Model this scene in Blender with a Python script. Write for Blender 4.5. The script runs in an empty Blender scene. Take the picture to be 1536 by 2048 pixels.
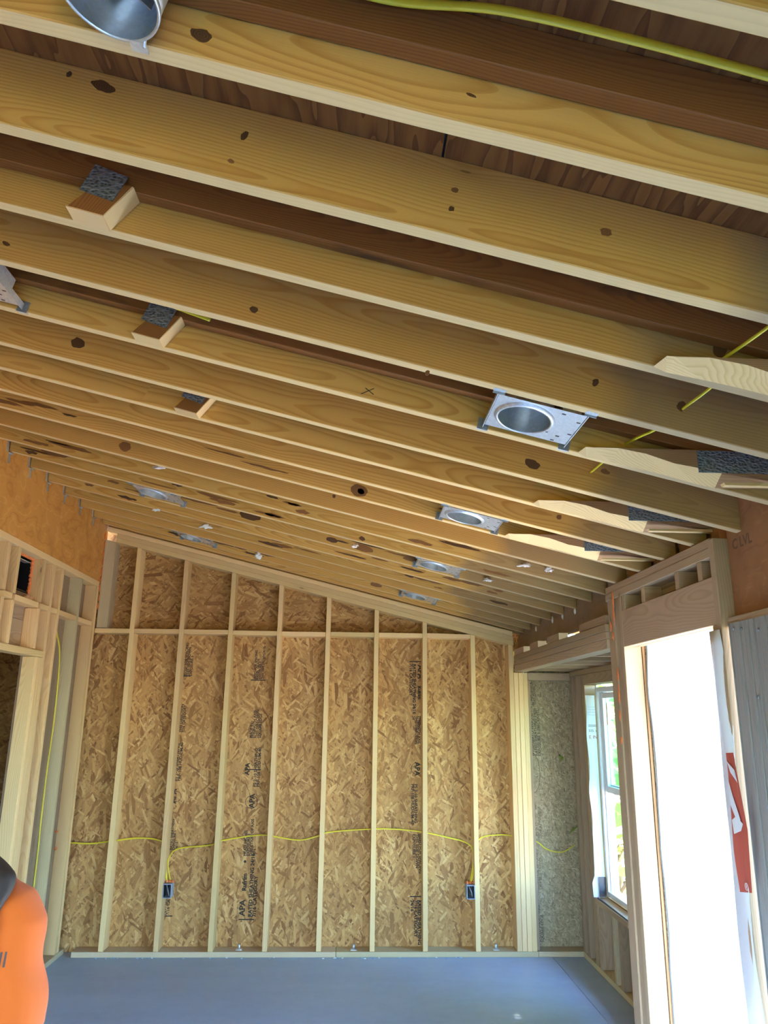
import bpy, bmesh, math, random
from mathutils import Vector, Matrix, noise
from mathutils.bvhtree import BVHTree
random.seed(7)
SC = bpy.context.scene
COL = SC.collection

# ------------------------------------------------------------------ camera
F_PX, PITCH, YAW, ROLL, CAM_H = 1504.51, 0.2624, 0.0432, 0.0121, 1.7796
_fw = Vector((math.sin(YAW)*math.cos(PITCH), math.cos(YAW)*math.cos(PITCH), math.sin(PITCH)))
_r0 = Vector((math.cos(YAW), -math.sin(YAW), 0)); _u0 = _r0.cross(_fw)
_r = _r0*math.cos(ROLL) + _u0*math.sin(ROLL); _u = -_r0*math.sin(ROLL) + _u0*math.cos(ROLL)
CAM = Vector((0, 0, CAM_H))
cd = bpy.data.cameras.new('camera'); cam = bpy.data.objects.new('camera', cd); COL.objects.link(cam)
cd.sensor_fit = 'VERTICAL'; cd.sensor_height = 24.0; cd.lens = 24.0*F_PX/2048.0; cd.clip_start = .02
cam.matrix_world = Matrix(((_r.x, _u.x, -_fw.x, CAM.x), (_r.y, _u.y, -_fw.y, CAM.y), (_r.z, _u.z, -_fw.z, CAM.z), (0, 0, 0, 1)))
SC.camera = cam

# ------------------------------------------------------------------ sky, sun, exposure
SUN_DIR = Vector((0.70, 0.25, 0.67)).normalized()      # towards the sun
world = bpy.data.worlds.new('sky'); SC.world = world; world.use_nodes = True
wn = world.node_tree; bg = wn.nodes['Background']
sky = wn.nodes.new('ShaderNodeTexSky'); sky.sky_type = 'NISHITA'; sky.sun_disc = False
sky.sun_elevation = math.asin(SUN_DIR.z); sky.sun_rotation = math.atan2(SUN_DIR.x, SUN_DIR.y)
sky.air_density = 1.0; sky.dust_density = 0.2; sky.ozone_density = 2.0
wb = wn.nodes.new('ShaderNodeMix'); wb.data_type = 'RGBA'; wb.blend_type = 'MULTIPLY'; wb.inputs[0].default_value = 1.0
wb.inputs[7].default_value = (.70, .93, 1.22, 1)          # the photograph's warm white balance turns the whole sky bluer
wn.links.new(sky.outputs[0], wb.inputs[6]); wn.links.new(wb.outputs[2], bg.inputs[0]); bg.inputs[1].default_value = 0.78
sl = bpy.data.lights.new('sun', 'SUN'); sl.energy = 19.0; sl.angle = .0093; sl.color = (1, .92, .80)
so = bpy.data.objects.new('sun', sl); COL.objects.link(so)
so.rotation_euler = SUN_DIR.to_track_quat('Z', 'Y').to_euler(); so.location = SUN_DIR*20
SC.view_settings.view_transform = 'Standard'; SC.view_settings.look = 'None'
SC.view_settings.exposure = 2.6; SC.view_settings.gamma = 1.0; SC.view_settings.use_curve_mapping = False
SC.cycles.max_bounces = 8; SC.cycles.diffuse_bounces = 5; SC.cycles.glossy_bounces = 2; SC.cycles.transparent_max_bounces = 8
SC.cycles.use_adaptive_sampling = True; SC.cycles.adaptive_threshold = .05; SC.cycles.caustics_reflective = False; SC.cycles.caustics_refractive = False
SC.cycles.use_denoising = True

# ------------------------------------------------------------------ pixel -> point
def ray(x, y): return _fw + _r*((x-768)/F_PX) - _u*((y-1024)/F_PX)
def hit(x, y, n, c):
    d = ray(x, y); n = Vector(n); return CAM + d*((c - n.dot(CAM))/n.dot(d))
def onX(x, y, X): return hit(x, y, (1, 0, 0), X)
def onY(x, y, Y): return hit(x, y, (0, 1, 0), Y)
def onZ(x, y, Z): return hit(x, y, (0, 0, 1), Z)
S = 0.2419; ZR = 2.80; ANG = math.atan(S)        # roof slope, height of the rafter undersides at X=0
def onR(x, y, z0): return hit(x, y, (S, 0, 1), z0)
def zraf(x): return ZR - S*x

# ------------------------------------------------------------------ materials
class Mat:
    def __init__(s, name, rough=.7, metal=0.0, base=None):
        s.m = bpy.data.materials.new(name); s.m.use_nodes = True; s.t = s.m.node_tree
        s.p = s.t.nodes['Principled BSDF']; s.p.inputs['Roughness'].default_value = rough; s.p.inputs['Metallic'].default_value = metal
        if base: s.p.inputs['Base Color'].default_value = (*base, 1)
    def n(s, typ, ins=None, out=0, **props):
        nd = s.t.nodes.new('ShaderNode'+typ)
        for k, v in props.items(): setattr(nd, k, v)
        for k, v in (ins or {}).items():
            sock = nd.inputs[k]
            if isinstance(v, bpy.types.NodeSocket): s.t.links.new(v, sock)
            elif isinstance(v, bpy.types.Node): s.t.links.new(v.outputs[0], sock)
            else: sock.default_value = v
        return nd.outputs[out] if out is not None else nd
    def math(s, op, a, b=0.0, c=0.0, clamp=False): return s.n('Math', {0: a, 1: b, 2: c}, operation=op, use_clamp=clamp)
    def vmath(s, op, a, b=(0, 0, 0)): return s.n('VectorMath', {0: a, 1: b}, operation=op)
    def noise(s, vec, scale, detail=3, rough=.55, out=0): return s.n('TexNoise', {'Vector': vec, 'Scale': scale, 'Detail': detail, 'Roughness': rough}, out=out)
    def ramp(s, fac, stops, interp='LINEAR'):
        nd = s.n('ValToRGB', {0: fac}, out=None); cr = nd.color_ramp; cr.interpolation = interp
        while len(cr.elements) < len(stops): cr.elements.new(.5)
        for e, (p, c) in zip(cr.elements, stops):
            e.position = p; e.color = (*c, 1) if len(c) == 3 else c
        return nd.outputs[0]
    def mix(s, f, a, b, blend='MIX'):
        nd = s.n('Mix', None, out=None, data_type='RGBA', blend_type=blend)
        for i, v in ((0, f), (6, a), (7, b)):
            if isinstance(v, bpy.types.NodeSocket): s.t.links.new(v, nd.inputs[i])
            else: nd.inputs[i].default_value = v if i == 0 else ((*v, 1) if len(v) == 3 else v)
        return nd.outputs[2]
    def col(s, c): s.t.links.new(c, s.p.inputs['Base Color'])
    def bump(s, h, strength=.3, dist=.003):
        b = s.n('Bump', {'Strength': strength, 'Distance': dist, 'Height': h}); s.t.links.new(b, s.p.inputs['Normal'])
    def obj(s): return s.n('TexCoord', out=3)
    def rnd(s): return s.n('ObjectInfo', out='Random')

def wood(name, pale, mid, dark, ring=.008, knots=1.0, contrast=1.0, stain=None, rough=.72, tint=.12, edge=0.0, ends=0.0):
    """sawn softwood: growth rings round a pith that runs along the local x axis"""
    m = Mat(name, rough); P = m.obj(); rd = m.rnd()
    r2 = m.math('FRACT', m.math('MULTIPLY', rd, 17.31)); r3 = m.math('FRACT', m.math('MULTIPLY', rd, 71.7))
    off = m.n('CombineXYZ', {0: m.math('MULTIPLY', rd, 60), 1: m.math('MULTIPLY', r2, 30), 2: m.math('MULTIPLY', r3, 20)})
    Q = m.vmath('ADD', P, off)
    x, y, z = [m.n('SeparateXYZ', {0: P}, out=i) for i in range(3)]
    wob = m.noise(m.vmath('MULTIPLY', Q, (.9, 3.0, 3.0)), 1.0, 2, .5)
    wob2 = m.noise(m.vmath('MULTIPLY', Q, (2.2, 14, 14)), 1.0, 2, .5)
    # knots: sparse cells in the plane of the broad face
    kv = m.n('TexVoronoi', {'Vector': m.vmath('MULTIPLY', Q, (1.5, 6.0, 6.0)), 'Scale': 1.0, 'Randomness': 1.0}, out=None)
    kd = kv.outputs['Distance']; kc = m.n('SeparateColor', {0: kv.outputs['Color']}, out=0)
    sel = m.math('GREATER_THAN', kc, 1.0-.42*knots)
    near = m.math('MULTIPLY', m.math('SUBTRACT', 1.0, m.math('DIVIDE', kd, .42), clamp=True), sel, clamp=True)
    yy = m.math('ADD', m.math('ADD', y, m.math('ADD', .045, m.math('MULTIPLY', r2, .06))), m.math('MULTIPLY', m.math('SUBTRACT', wob, .5), .16))
    zz = m.math('ADD', m.math('ADD', z, m.math('MULTIPLY', m.math('SUBTRACT', r3, .5), .16)), m.math('MULTIPLY', m.math('SUBTRACT', wob2, .5), .018))
    rr = m.math('SQRT', m.math('ADD', m.math('MULTIPLY', yy, yy), m.math('MULTIPLY', zz, zz)))
    rr = m.math('ADD', rr, m.math('MULTIPLY', m.math('POWER', near, 2.0), .022))
    fr = m.math('FRACT', m.math('DIVIDE', rr, ring))
    ringv = m.ramp(fr, [(0, (0, 0, 0)), (.45, (.15, .15, .15)), (.86, (1, 1, 1)), (.97, (.75, .75, .75)), (1, (0, 0, 0))])
    patch = m.noise(m.vmath('MULTIPLY', Q, (1.6, 9, 9)), 1.0, 3, .6)
    fine = m.noise(m.vmath('MULTIPLY', Q, (9, 420, 420)), 1.0, 2, .6)
    f = m.math('ADD', m.math('MULTIPLY', ringv, m.math('MULTIPLY', m.math('ADD', .35, patch), .62*contrast)), m.math('MULTIPLY', m.math('SUBTRACT', fine, .5), .28), clamp=True)
    c = m.ramp(f, [(0, pale), (.45, mid), (1, dark)])
    c = m.mix(m.math('MULTIPLY', m.math('SUBTRACT', patch, .35, clamp=True), .6), c, mid)
    val = m.math('ADD', 1.0-tint, m.math('MULTIPLY', r2, 2*tint))
    c = m.mix(1.0, c, m.n('CombineXYZ', {0: val, 1: m.math('MULTIPLY', val, m.math('ADD', .97, m.math('MULTIPLY', r3, .06))), 2: m.math('POWER', val, 1.3)}), 'MULTIPLY')
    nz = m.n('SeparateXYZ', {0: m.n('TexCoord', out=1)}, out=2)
    c = m.mix(m.math('MULTIPLY', m.math('GREATER_THAN', m.math('ABSOLUTE', nz), .8), edge), c, tuple(min(1, .5*a+b) for a, b in zip(pale, (.50, .44, .28))))     # narrow edges painted paler, standing in for light on the rafter undersides
    kn = m.math('MULTIPLY', m.math('LESS_THAN', m.math('ADD', kd, m.math('MULTIPLY', wob2, .02)), .055), sel)
    c = m.mix(m.math('MULTIPLY', kn, .75), c, tuple(.22*a for a in mid))
    halo = m.math('MULTIPLY', m.math('POWER', near, 4.0), .55)
    c = m.mix(halo, c, tuple(.55*a for a in mid))
    if stain:
        sn = m.noise(m.vmath('MULTIPLY', Q, (2.2, 16, 16)), 1.0, 5, .65)
        c = m.mix(m.math('MULTIPLY', m.math('SUBTRACT', sn, stain[1], clamp=True), stain[2], clamp=True), c, stain[0])
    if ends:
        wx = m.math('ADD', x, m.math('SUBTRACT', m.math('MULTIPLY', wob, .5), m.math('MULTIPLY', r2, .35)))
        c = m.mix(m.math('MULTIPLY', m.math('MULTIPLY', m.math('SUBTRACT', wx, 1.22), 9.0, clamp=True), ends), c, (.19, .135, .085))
    m.col(c); m.bump(m.noise(m.vmath('MULTIPLY', P, (9, 300, 300)), 1.0, 1), .25, .0010)
    return m.m

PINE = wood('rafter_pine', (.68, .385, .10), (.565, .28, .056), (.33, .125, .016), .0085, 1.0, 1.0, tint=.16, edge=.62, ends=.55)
STUD = wood('stud_spruce', (.84, .59, .285), (.74, .485, .20), (.50, .28, .10), .006, .8, .75, tint=.14)
STUDG = wood('stud_treated', (.60, .49, .29), (.52, .405, .22), (.37, .26, .13), .006, .8, .75, tint=.12)
OLD = wood('old_truss_wood', (.30, .115, .022), (.23, .08, .013), (.12, .036, .006), .005, .9, 1.0, stain=((.03, .018, .012), .58, 4.0))
OLDG = wood('old_truss_heel', (.40, .22, .10), (.33, .165, .07), (.20, .09, .035), .005, .6, 1.0, stain=((.05, .035, .03), .6, 3.5))
SAWN = wood('fresh_saw_cut', (.78, .54, .25), (.68, .44, .18), (.48, .28, .10), .004, .2, 1.0)
STUDR = wood('dull_brown_lumber', (.46, .325, .195), (.385, .262, .15), (.26, .16, .085), .007, .8, .85, tint=.14)
BEAM = wood('old_beam_board', (.36, .25, .16), (.29, .19, .115), (.18, .11, .065), .011, .5, .8, stain=((.045, .03, .022), .6, 3.0))

def mk_osb(name, cols, dark, ang0=0.0, strand=(7.5, 40.0)):
    m = Mat(name, .75); P = m.obj(); rd = m.rnd()
    Q = m.vmath('ADD', P, m.n('CombineXYZ', {0: m.math('MULTIPLY', rd, 31), 1: 0.0, 2: m.math('MULTIPLY', rd, 57)}))
    x = m.n('SeparateXYZ', {0: Q}, out=0); z = m.n('SeparateXYZ', {0: Q}, out=2)
    warp = m.noise(Q, 5.0, 2)
    best = None; col = None; edge = None
    for i, a in enumerate((4, -22, 26, -44, 58)):
        a = math.radians(a)+ang0; ca, sa = math.cos(a), math.sin(a)
        lx = m.math('ADD', m.math('MULTIPLY', x, ca), m.math('MULTIPLY', z, sa))
        lz = m.math('ADD', m.math('MULTIPLY', z, ca), m.math('MULTIPLY', x, -sa))
        lx = m.math('ADD', lx, m.math('MULTIPLY', warp, .02))
        k = 1+.16*i
        v = m.n('CombineXYZ', {0: m.math('MULTIPLY', lx, strand[1]*k), 1: 7.3*i, 2: m.math('MULTIPLY', lz, strand[0]*k)})
        vn = m.n('TexVoronoi', {'Vector': v, 'Scale': 1.0}, out=None, distance='MINKOWSKI'); vn.inputs['Exponent'].default_value = 4.0
        sc = m.n('SeparateColor', {0: vn.outputs['Color']}, out=None)
        pr, tone = sc.outputs[0], sc.outputs[1]
        e = m.math('MULTIPLY', m.math('SUBTRACT', vn.outputs['Distance'], .42, clamp=True), 3.0, clamp=True)
        if best is None: best, col, edge = pr, tone, e
        else:
            g = m.math('GREATER_THAN', pr, best)
            col = m.n('Mix', {0: g, 2: col, 3: tone}); edge = m.n('Mix', {0: g, 2: edge, 3: e}); best = m.math('MAXIMUM', pr, best)
    ca, sa = math.cos(ang0), math.sin(ang0); gx = m.math('ADD', m.math('MULTIPLY', x, ca), m.math('MULTIPLY', z, sa)); gz = m.math('ADD', m.math('MULTIPLY', z, ca), m.math('MULTIPLY', x, -sa))
    grain = m.noise(m.n('CombineXYZ', {0: m.math('MULTIPLY', gx, 300), 1: m.math('MULTIPLY', col, 9.0), 2: m.math('MULTIPLY', gz, 16)}), 1.0, 1)
    col = m.math('ADD', col, m.math('MULTIPLY', m.math('SUBTRACT', grain, .5), .4))
    c = m.ramp(col, [(0.0, cols[0]), (.18, cols[1]), (.5, cols[2]), (.85, cols[3]), (1, cols[4])])
    c = m.mix(m.math('MULTIPLY', edge, .28), c, dark)
    pn = m.noise(Q, 1.7, 4)
    c = m.mix(m.math('MULTIPLY', m.math('SUBTRACT', pn, .42, clamp=True), 1.4), c, tuple(.75*k for k in cols[2]))
    sp = m.noise(Q, 38, 2)
    c = m.mix(m.math('MULTIPLY', m.math('GREATER_THAN', sp, .70), .6), c, dark)
    m.col(c); m.bump(m.noise(P, 60, 1), .35, .0015)
    return m.m
OSBC = [(.24, .10, .026), (.40, .195, .058), (.54, .29, .092), (.64, .375, .13), (.74, .48, .20)]
OSB = mk_osb('osb_vertical_strand', OSBC, (.12, .055, .022))
OSBH = mk_osb('osb_cross_strand', [tuple(.9*k for k in c) for c in OSBC], (.10, .045, .02), math.radians(90))
OSBG = mk_osb('osb_pale_fine_strand', [(.24, .18, .10), (.34, .26, .15), (.46, .345, .19), (.54, .42, .24), (.64, .52, .33)], (.18, .12, .06), .5, (26., 90.))

def mk_lvl(name, a, b, c3):
    m = Mat(name, .6); P = m.obj(); rd = m.rnd()
    Q = m.vmath('ADD', P, m.n('CombineXYZ', {0: m.math('MULTIPLY', rd, 9), 1: 0., 2: rd}))
    w = m.noise(m.vmath('MULTIPLY', Q, (1.6, 1, 2.6)), 1.5, 3, .55)
    fr = m.math('PINGPONG', m.math('MULTIPLY', w, 11.0), 1.0)
    fine = m.noise(m.vmath('MULTIPLY', Q, (12, 100, 160)), 1.0, 3)
    f = m.math('ADD', m.math('MULTIPLY', fr, .7), m.math('MULTIPLY', fine, .35), clamp=True)
    c = m.ramp(f, [(0, b), (.35, a), (.75, a), (1, c3)])
    blot = m.noise(Q, 6, 4); c = m.mix(m.math('MULTIPLY', m.math('SUBTRACT', blot, .5, clamp=True), 2.0, clamp=True), c, b)
    m.col(c); m.bump(fine, .2, .001); return m.m
LVL = mk_lvl('lvl_orange_veneer', (.72, .33, .07), (.50, .185, .028), (.86, .46, .14))
LVLD = mk_lvl('lvl_brown_veneer', (.34, .155, .065), (.22, .09, .04), (.42, .22, .10))
PLYV = mk_lvl('brown_veneer_board', (.32, .22, .14), (.23, .15, .09), (.37, .26, .17))

def mk_ply():
    m = Mat('roof_plywood', .75); P = m.obj(); rd = m.rnd()
    Q = m.vmath('ADD', P, m.n('CombineXYZ', {0: m.math('MULTIPLY', rd, 19), 1: m.math('MULTIPLY', rd, 5), 2: 0.}))
    w = m.noise(m.vmath('MULTIPLY', Q, (6.5, 1.1, 1)), 1.0, 3, .55); fr = m.math('FRACT', m.math('MULTIPLY', w, 11))
    fine = m.noise(m.vmath('MULTIPLY', Q, (260, 9, 1)), 1.0, 3)
    f = m.math('ADD', m.math('MULTIPLY', fr, .65), m.math('MULTIPLY', fine, .4), clamp=True)
    c = m.ramp(f, [(0, (.34, .15, .035)), (.5, (.28, .115, .025)), (.85, (.16, .055, .011)), (1, (.27, .11, .026))])
    st = m.noise(m.vmath('MULTIPLY', Q, (2, 2, 1)), 1.3, 5, .6)
    c = m.mix(m.math('MULTIPLY', m.math('SUBTRACT', st, .56, clamp=True), 5, clamp=True), c, (.05, .025, .013))
    m.col(c); m.bump(fine, .2, .001); return m.m
PLY = mk_ply()

def mk_concrete():
    m = Mat('concrete', .42); P = m.obj()
    a = m.noise(P, 1.1, 6, .62); b = m.noise(P, 14, 5, .6); c3 = m.noise(m.vmath('MULTIPLY', P, (.5, 3, 1)), 1.5, 4)
    f = m.math('ADD', m.math('MULTIPLY', a, .55), m.math('ADD', m.math('MULTIPLY', b, .2), m.math('MULTIPLY', c3, .3)), clamp=True)
    c = m.ramp(f, [(.3, (.31, .42, .56)), (.5, (.385, .51, .67)), (.62, (.43, .555, .71)), (.75, (.56, .66, .77))])
    sp = m.noise(P, 90, 2); c = m.mix(m.math('MULTIPLY', m.math('GREATER_THAN', sp, .74), .5), c, (.25, .25, .26))
    m.col(c); m.bump(b, .1, .002); m.t.links.new(m.math('ADD', .32, m.math('MULTIPLY', a, .3)), m.p.inputs['Roughness']); return m.m
CONC = mk_concrete()

def mk_metal(name, base, rough, spang=True, metal=.85):
    m = Mat(name, rough, metal); P = m.obj()
    v = m.n('TexVoronoi', {'Vector': P, 'Scale': 120.0}, out='Color'); g = m.n('SeparateColor', {0: v}, out=0)
    c = m.mix(m.math('MULTIPLY', g, .5 if spang else .1), base, tuple(.7*k for k in base)); m.col(c)
    m.t.links.new(m.math('ADD', rough, m.math('MULTIPLY', g, .12)), m.p.inputs['Roughness']); return m.m
GALV = mk_metal('galvanised_steel', (.78, .83, .88), .38)
GALVIN = mk_metal('bright_can_steel', (.70, .76, .80), .28)
DARKM = mk_metal('dull_steel', (.34, .36, .39), .5)
def mk_gang():
    m = Mat('gang_nail_plate', .55, .6); P = m.obj()
    v = m.n('TexVoronoi', {'Vector': m.vmath('MULTIPLY', P, (1, 0, 1.6)), 'Scale': 95.0}, out='Distance')
    c = m.ramp(v, [(.1, (.05, .055, .06)), (.35, (.16, .175, .19)), (.6, (.24, .26, .28))])
    m.col(c); m.bump(v, .8, .004); return m.m
GANG = mk_gang()

def plain(name, c, rough=.6, metal=0., var=.12, scale=8., bump=0.):
    m = Mat(name, rough, metal); P = m.obj(); nz = m.noise(P, scale, 4)
    m.col(m.mix(nz, tuple(k*(1-var) for k in c), tuple(min(1, k*(1+var)) for k in c)))
    if bump: m.bump(nz, bump, .004)
    return m.m
YELLOW = plain('yellow_cable_sheath', (.78, .66, .04), .38, var=.06)
ORANGEF = plain('orange_fire_foam', (.80, .22, .06), .75, var=.25, scale=60, bump=.6)
PEACHF = plain('cured_pale_foam', (.85, .52, .28), .8, var=.2, scale=60, bump=.6)
BLACKP = plain('black_plastic', (.012, .012, .014), .35)
BLUEBOX = plain('blue_grey_box_plastic', (.33, .40, .50), .45)
WHITEP = plain('white_vinyl', (.82, .84, .86), .35, var=.03)
INK = plain('black_ink', (.035, .028, .022), .8)
INKB = plain('faded_brown_ink', (.17, .09, .05), .8)
REDP = plain('red_wrap_print', (.48, .085, .06), .45)
REDT = plain('dark_red_ink', (.42, .04, .04), .5)
WRAP = plain('white_house_wrap', (.72, .75, .80), .38, var=.08, scale=5)
TAPE = plain('black_flashing_tape', (.03, .035, .045), .3)
def mk_knot(name, a, b):
    m = Mat(name, .6); P = m.obj(); l = m.n('VectorMath', {0: m.vmath('MULTIPLY', P, (1, 0, 1.5))}, out=1, operation='LENGTH')
    w = m.math('FRACT', m.math('MULTIPLY', m.math('ADD', l, m.math('MULTIPLY', m.noise(P, 50, 3), .008)), 170)); m.col(m.mix(w, a, b)); return m.m
KNOT = mk_knot('dark_knot_wood', (.05, .02, .008), (.16, .065, .02))
KNOTR = mk_knot('reddish_knot_wood', (.16, .06, .018), (.32, .14, .04))
PINK = plain('torn_insulation_paper', (.80, .70, .64), .9, var=.15, scale=40)
WHITEF = plain('white_foam', (.86, .86, .83), .8, var=.08)
GREYP = plain('dark_grey_paper', (.06, .06, .065), .7)

def mk_siding(name, base, dark, depth):
    m = Mat(name, .55); P = m.obj()
    w = m.noise(m.vmath('MULTIPLY', P, (34, 1, .9)), 1.0, 3, .5); fr = m.math('FRACT', m.math('MULTIPLY', w, 7))
    fine = m.noise(m.vmath('MULTIPLY', P, (260, 1, 6)), 1.0, 2)
    h = m.math('ADD', fr, fine); c = m.mix(m.math('MULTIPLY', m.math('POWER', fr, 4.0), .5), base, dark)
    m.col(c); m.bump(h, .5, depth); return m.m
SIDING = mk_siding('white_woodgrain_siding', (.34, .41, .46), (.24, .30, .35), .003)
T111 = mk_siding('weathered_grey_panel', (.285, .28, .265), (.15, .145, .135), .002)
def mk_ground():
    m = Mat('bare_dirt', .9); P = m.obj(); a = m.noise(P, .25, 4); b = m.noise(P, 9, 4)
    c = m.ramp(a, [(.35, (.30, .22, .14)), (.6, (.36, .27, .18)), (.75, (.24, .22, .12))]); c = m.mix(m.math('MULTIPLY', b, .35), c, (.22, .16, .10))
    m.col(c); return m.m
GROUND = mk_ground()
GRASS = plain('lawn_grass', (.055, .085, .025), .95, var=.3, scale=3.0, bump=.5)
def mk_leaf():
    m = Mat('tree_leaf', .5); P = m.obj(); a = m.noise(P, 3.0, 2)
    c = m.ramp(a, [(.3, (.13, .28, .04)), (.55, (.22, .42, .06)), (.75, (.36, .55, .12))]); m.col(c)
    tr = m.n('BsdfTranslucent', {'Color': (.42, .70, .14, 1)}); mx = m.n('MixShader', {0: .5, 1: m.p.outputs[0], 2: tr})
    m.t.links.new(mx, m.t.nodes['Material Output'].inputs[0]); return m.m
LEAF = mk_leaf(); BARK = plain('bark', (.16, .11, .075), .9, var=.3, scale=14, bump=.6)
def mk_glass():
    m = Mat('window_glass', .02); m.p.inputs['Base Color'].default_value = (.80, .95, .90, 1)
    m.p.inputs['Transmission Weight'].default_value = 1.0; m.p.inputs['IOR'].default_value = 1.45
    tr = m.n('BsdfTransparent', {'Color': (.86, .97, .93, 1)}); gl = m.n('BsdfGlossy', {'Roughness': .02})
    mx = m.n('MixShader', {0: .07, 1: tr, 2: gl})
    m.t.links.new(mx, m.t.nodes['Material Output'].inputs[0]); return m.m
GLASS = mk_glass()
def mk_cloth(name, c, sc=900):
    m = Mat(name, .85); P = m.obj(); a = m.noise(P, sc, 2); b = m.noise(P, 6, 3)
    m.col(m.mix(m.math('MULTIPLY', a, .35), c, tuple(.75*k for k in c))); m.bump(m.math('ADD', a, b), .15, .001)
    m.p.inputs['Sheen Weight'].default_value = .15; return m.m
SHIRT = mk_cloth('orange_cotton', (.80, .15, .010)); JEANS = mk_cloth('blue_denim', (.07, .10, .19))
SKIN = plain('skin', (.52, .31, .21), .5, var=.06); HAIR = plain('dark_brown_hair', (.035, .024, .019), .62, var=.4, scale=60)
SHOE = plain('dark_shoe', (.05, .045, .04), .6); EYE = plain('eye_white', (.8, .8, .78), .2); IRIS = plain('eye_iris', (.05, .03, .02), .2)
LIP = plain('lip', (.40, .17, .14), .5)

# ------------------------------------------------------------------ builders
def tag(o, label=None, cat=None, group=None, kind=None):
    if label: o['label'] = label
    if cat: o['category'] = cat
    if group: o['group'] = group
    if kind: o['kind'] = kind
    return o
WM = {}                                          # world matrix of every object, by name
def place(o, M, parent):
    WM[o.name] = M.copy()
    if parent: o.parent = parent; o.matrix_local = WM[parent.name].inverted() @ M
    else: o.matrix_local = M
def empty(name, M=None, parent=None):
    o = bpy.data.objects.new(name, None); COL.objects.link(o); o.empty_display_size = .1
    if M is None: M = Matrix.Identity(4)
    elif not isinstance(M, Matrix): M = Matrix.Translation(M)
    place(o, M, parent); return o
def link(name, me, mat, parent=None, M=None, smooth=False):
    if mat and not me.materials: me.materials.append(mat)
    if smooth: me.polygons.foreach_set('use_smooth', [True]*len(me.polygons))
    o = bpy.data.objects.new(name, me); COL.objects.link(o)
    place(o, M if M is not None else Matrix.Identity(4), parent)
    return o
def bm_mesh(bm, name):
    bmesh.ops.recalc_face_normals(bm, faces=bm.faces)
    me = bpy.data.meshes.new(name); bm.to_mesh(me); bm.free(); return me
_cache = {}
def box_mesh(dx, dy, dz, mat, bev=.002):
    key = (round(dx, 4), round(dy, 4), round(dz, 4), mat.name, bev)
    if key not in _cache:
        bm = bmesh.new(); bmesh.ops.create_cube(bm, size=1)
        bmesh.ops.scale(bm, vec=(dx, dy, dz), verts=bm.verts)
        if bev and min(dx, dy, dz) > 3*bev: bmesh.ops.bevel(bm, geom=bm.edges[:], offset=bev, segments=1, affect='EDGES')
        me = bm_mesh(bm, 'board'); me.materials.append(mat); _cache[key] = me
    return _cache[key]
def AX(v): return Vector(v).normalized()
def frame(origin, ex, ez):
    """matrix with local x along ex, local z as near ez as possible"""
    ex = AX(ex); ez = Vector(ez); ez = (ez - ex*ez.dot(ex)).normalized(); ey = ez.cross(ex)
    return Matrix(((ex.x, ey.x, ez.x, origin[0]), (ex.y, ey.y, ez.y, origin[1]), (ex.z, ey.z, ez.z, origin[2]), (0, 0, 0, 1)))
def box(name, lo, hi, mat, parent=None, along=None, wide=None, bev=.002):
    """axis aligned box; local x runs along its longest side (or along), local z along its second (or wide)"""
    lo, hi = Vector(lo), Vector(hi); d = hi-lo; c = (lo+hi)/2
    order = sorted(range(3), key=lambda i: -d[i])
    a = 'xyz'.index(along) if along else order[0]
    b = 'xyz'.index(wide) if wide else [i for i in order if i != a][0]
    t = 3-a-b; ex = Vector([1. if i == a else 0 for i in range(3)]); ez = Vector([1. if i == b else 0 for i in range(3)])
    return link(name, box_mesh(d[a], d[t], d[b], mat, bev), mat, parent, frame(c, ex, ez))
def plain_box(name, lo, hi, mat, parent=None, bev=.002):
    lo, hi = Vector(lo), Vector(hi); d = hi-lo
    return link(name, box_mesh(d.x, d.y, d.z, mat, bev), mat, parent, Matrix.Translation((lo+hi)/2))
def prism(name, pts, y0, y1, mat, parent=None, ang=0.0, bev=0.0, origin=None):
    """polygon in the XZ plane (world metres) pushed from y0 to y1; local x tilted by ang down the slope"""
    cx = sum(p[0] for p in pts)/len(pts); cz = sum(p[1] for p in pts)/len(pts); cy = (y0+y1)/2
    M = Matrix.Translation((cx, cy, cz)) @ Matrix.Rotation(ang, 4, 'Y'); Mi = M.inverted()
    bm = bmesh.new()
    A = [bm.verts.new(Mi @ Vector((x, y0, z))) for x, z in pts]; B = [bm.verts.new(Mi @ Vector((x, y1, z))) for x, z in pts]
    bm.faces.new(A); bm.faces.new(B[::-1])
    for i in range(len(pts)): bm.faces.new((A[i], B[i], B[(i+1) % len(pts)], A[(i+1) % len(pts)]))
    if bev: bmesh.ops.bevel(bm, geom=bm.edges[:], offset=bev, segments=1, affect='EDGES')
    return link(name, bm_mesh(bm, name), mat, parent, M)
def smooth_path(pts, n=8):
    pts = [Vector(p) for p in pts]; out = []
    for i in range(len(pts)-1):
        p0, p1, p2, p3 = pts[max(i-1, 0)], pts[i], pts[i+1], pts[min(i+2, len(pts)-1)]
        for k in range(n):
            t = k/n; out.append(.5*((2*p1)+(p2-p0)*t+(2*p0-5*p1+4*p2-p3)*t*t+(3*p1-p0-3*p2+p3)*t**3))
    return out+[pts[-1]]
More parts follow.
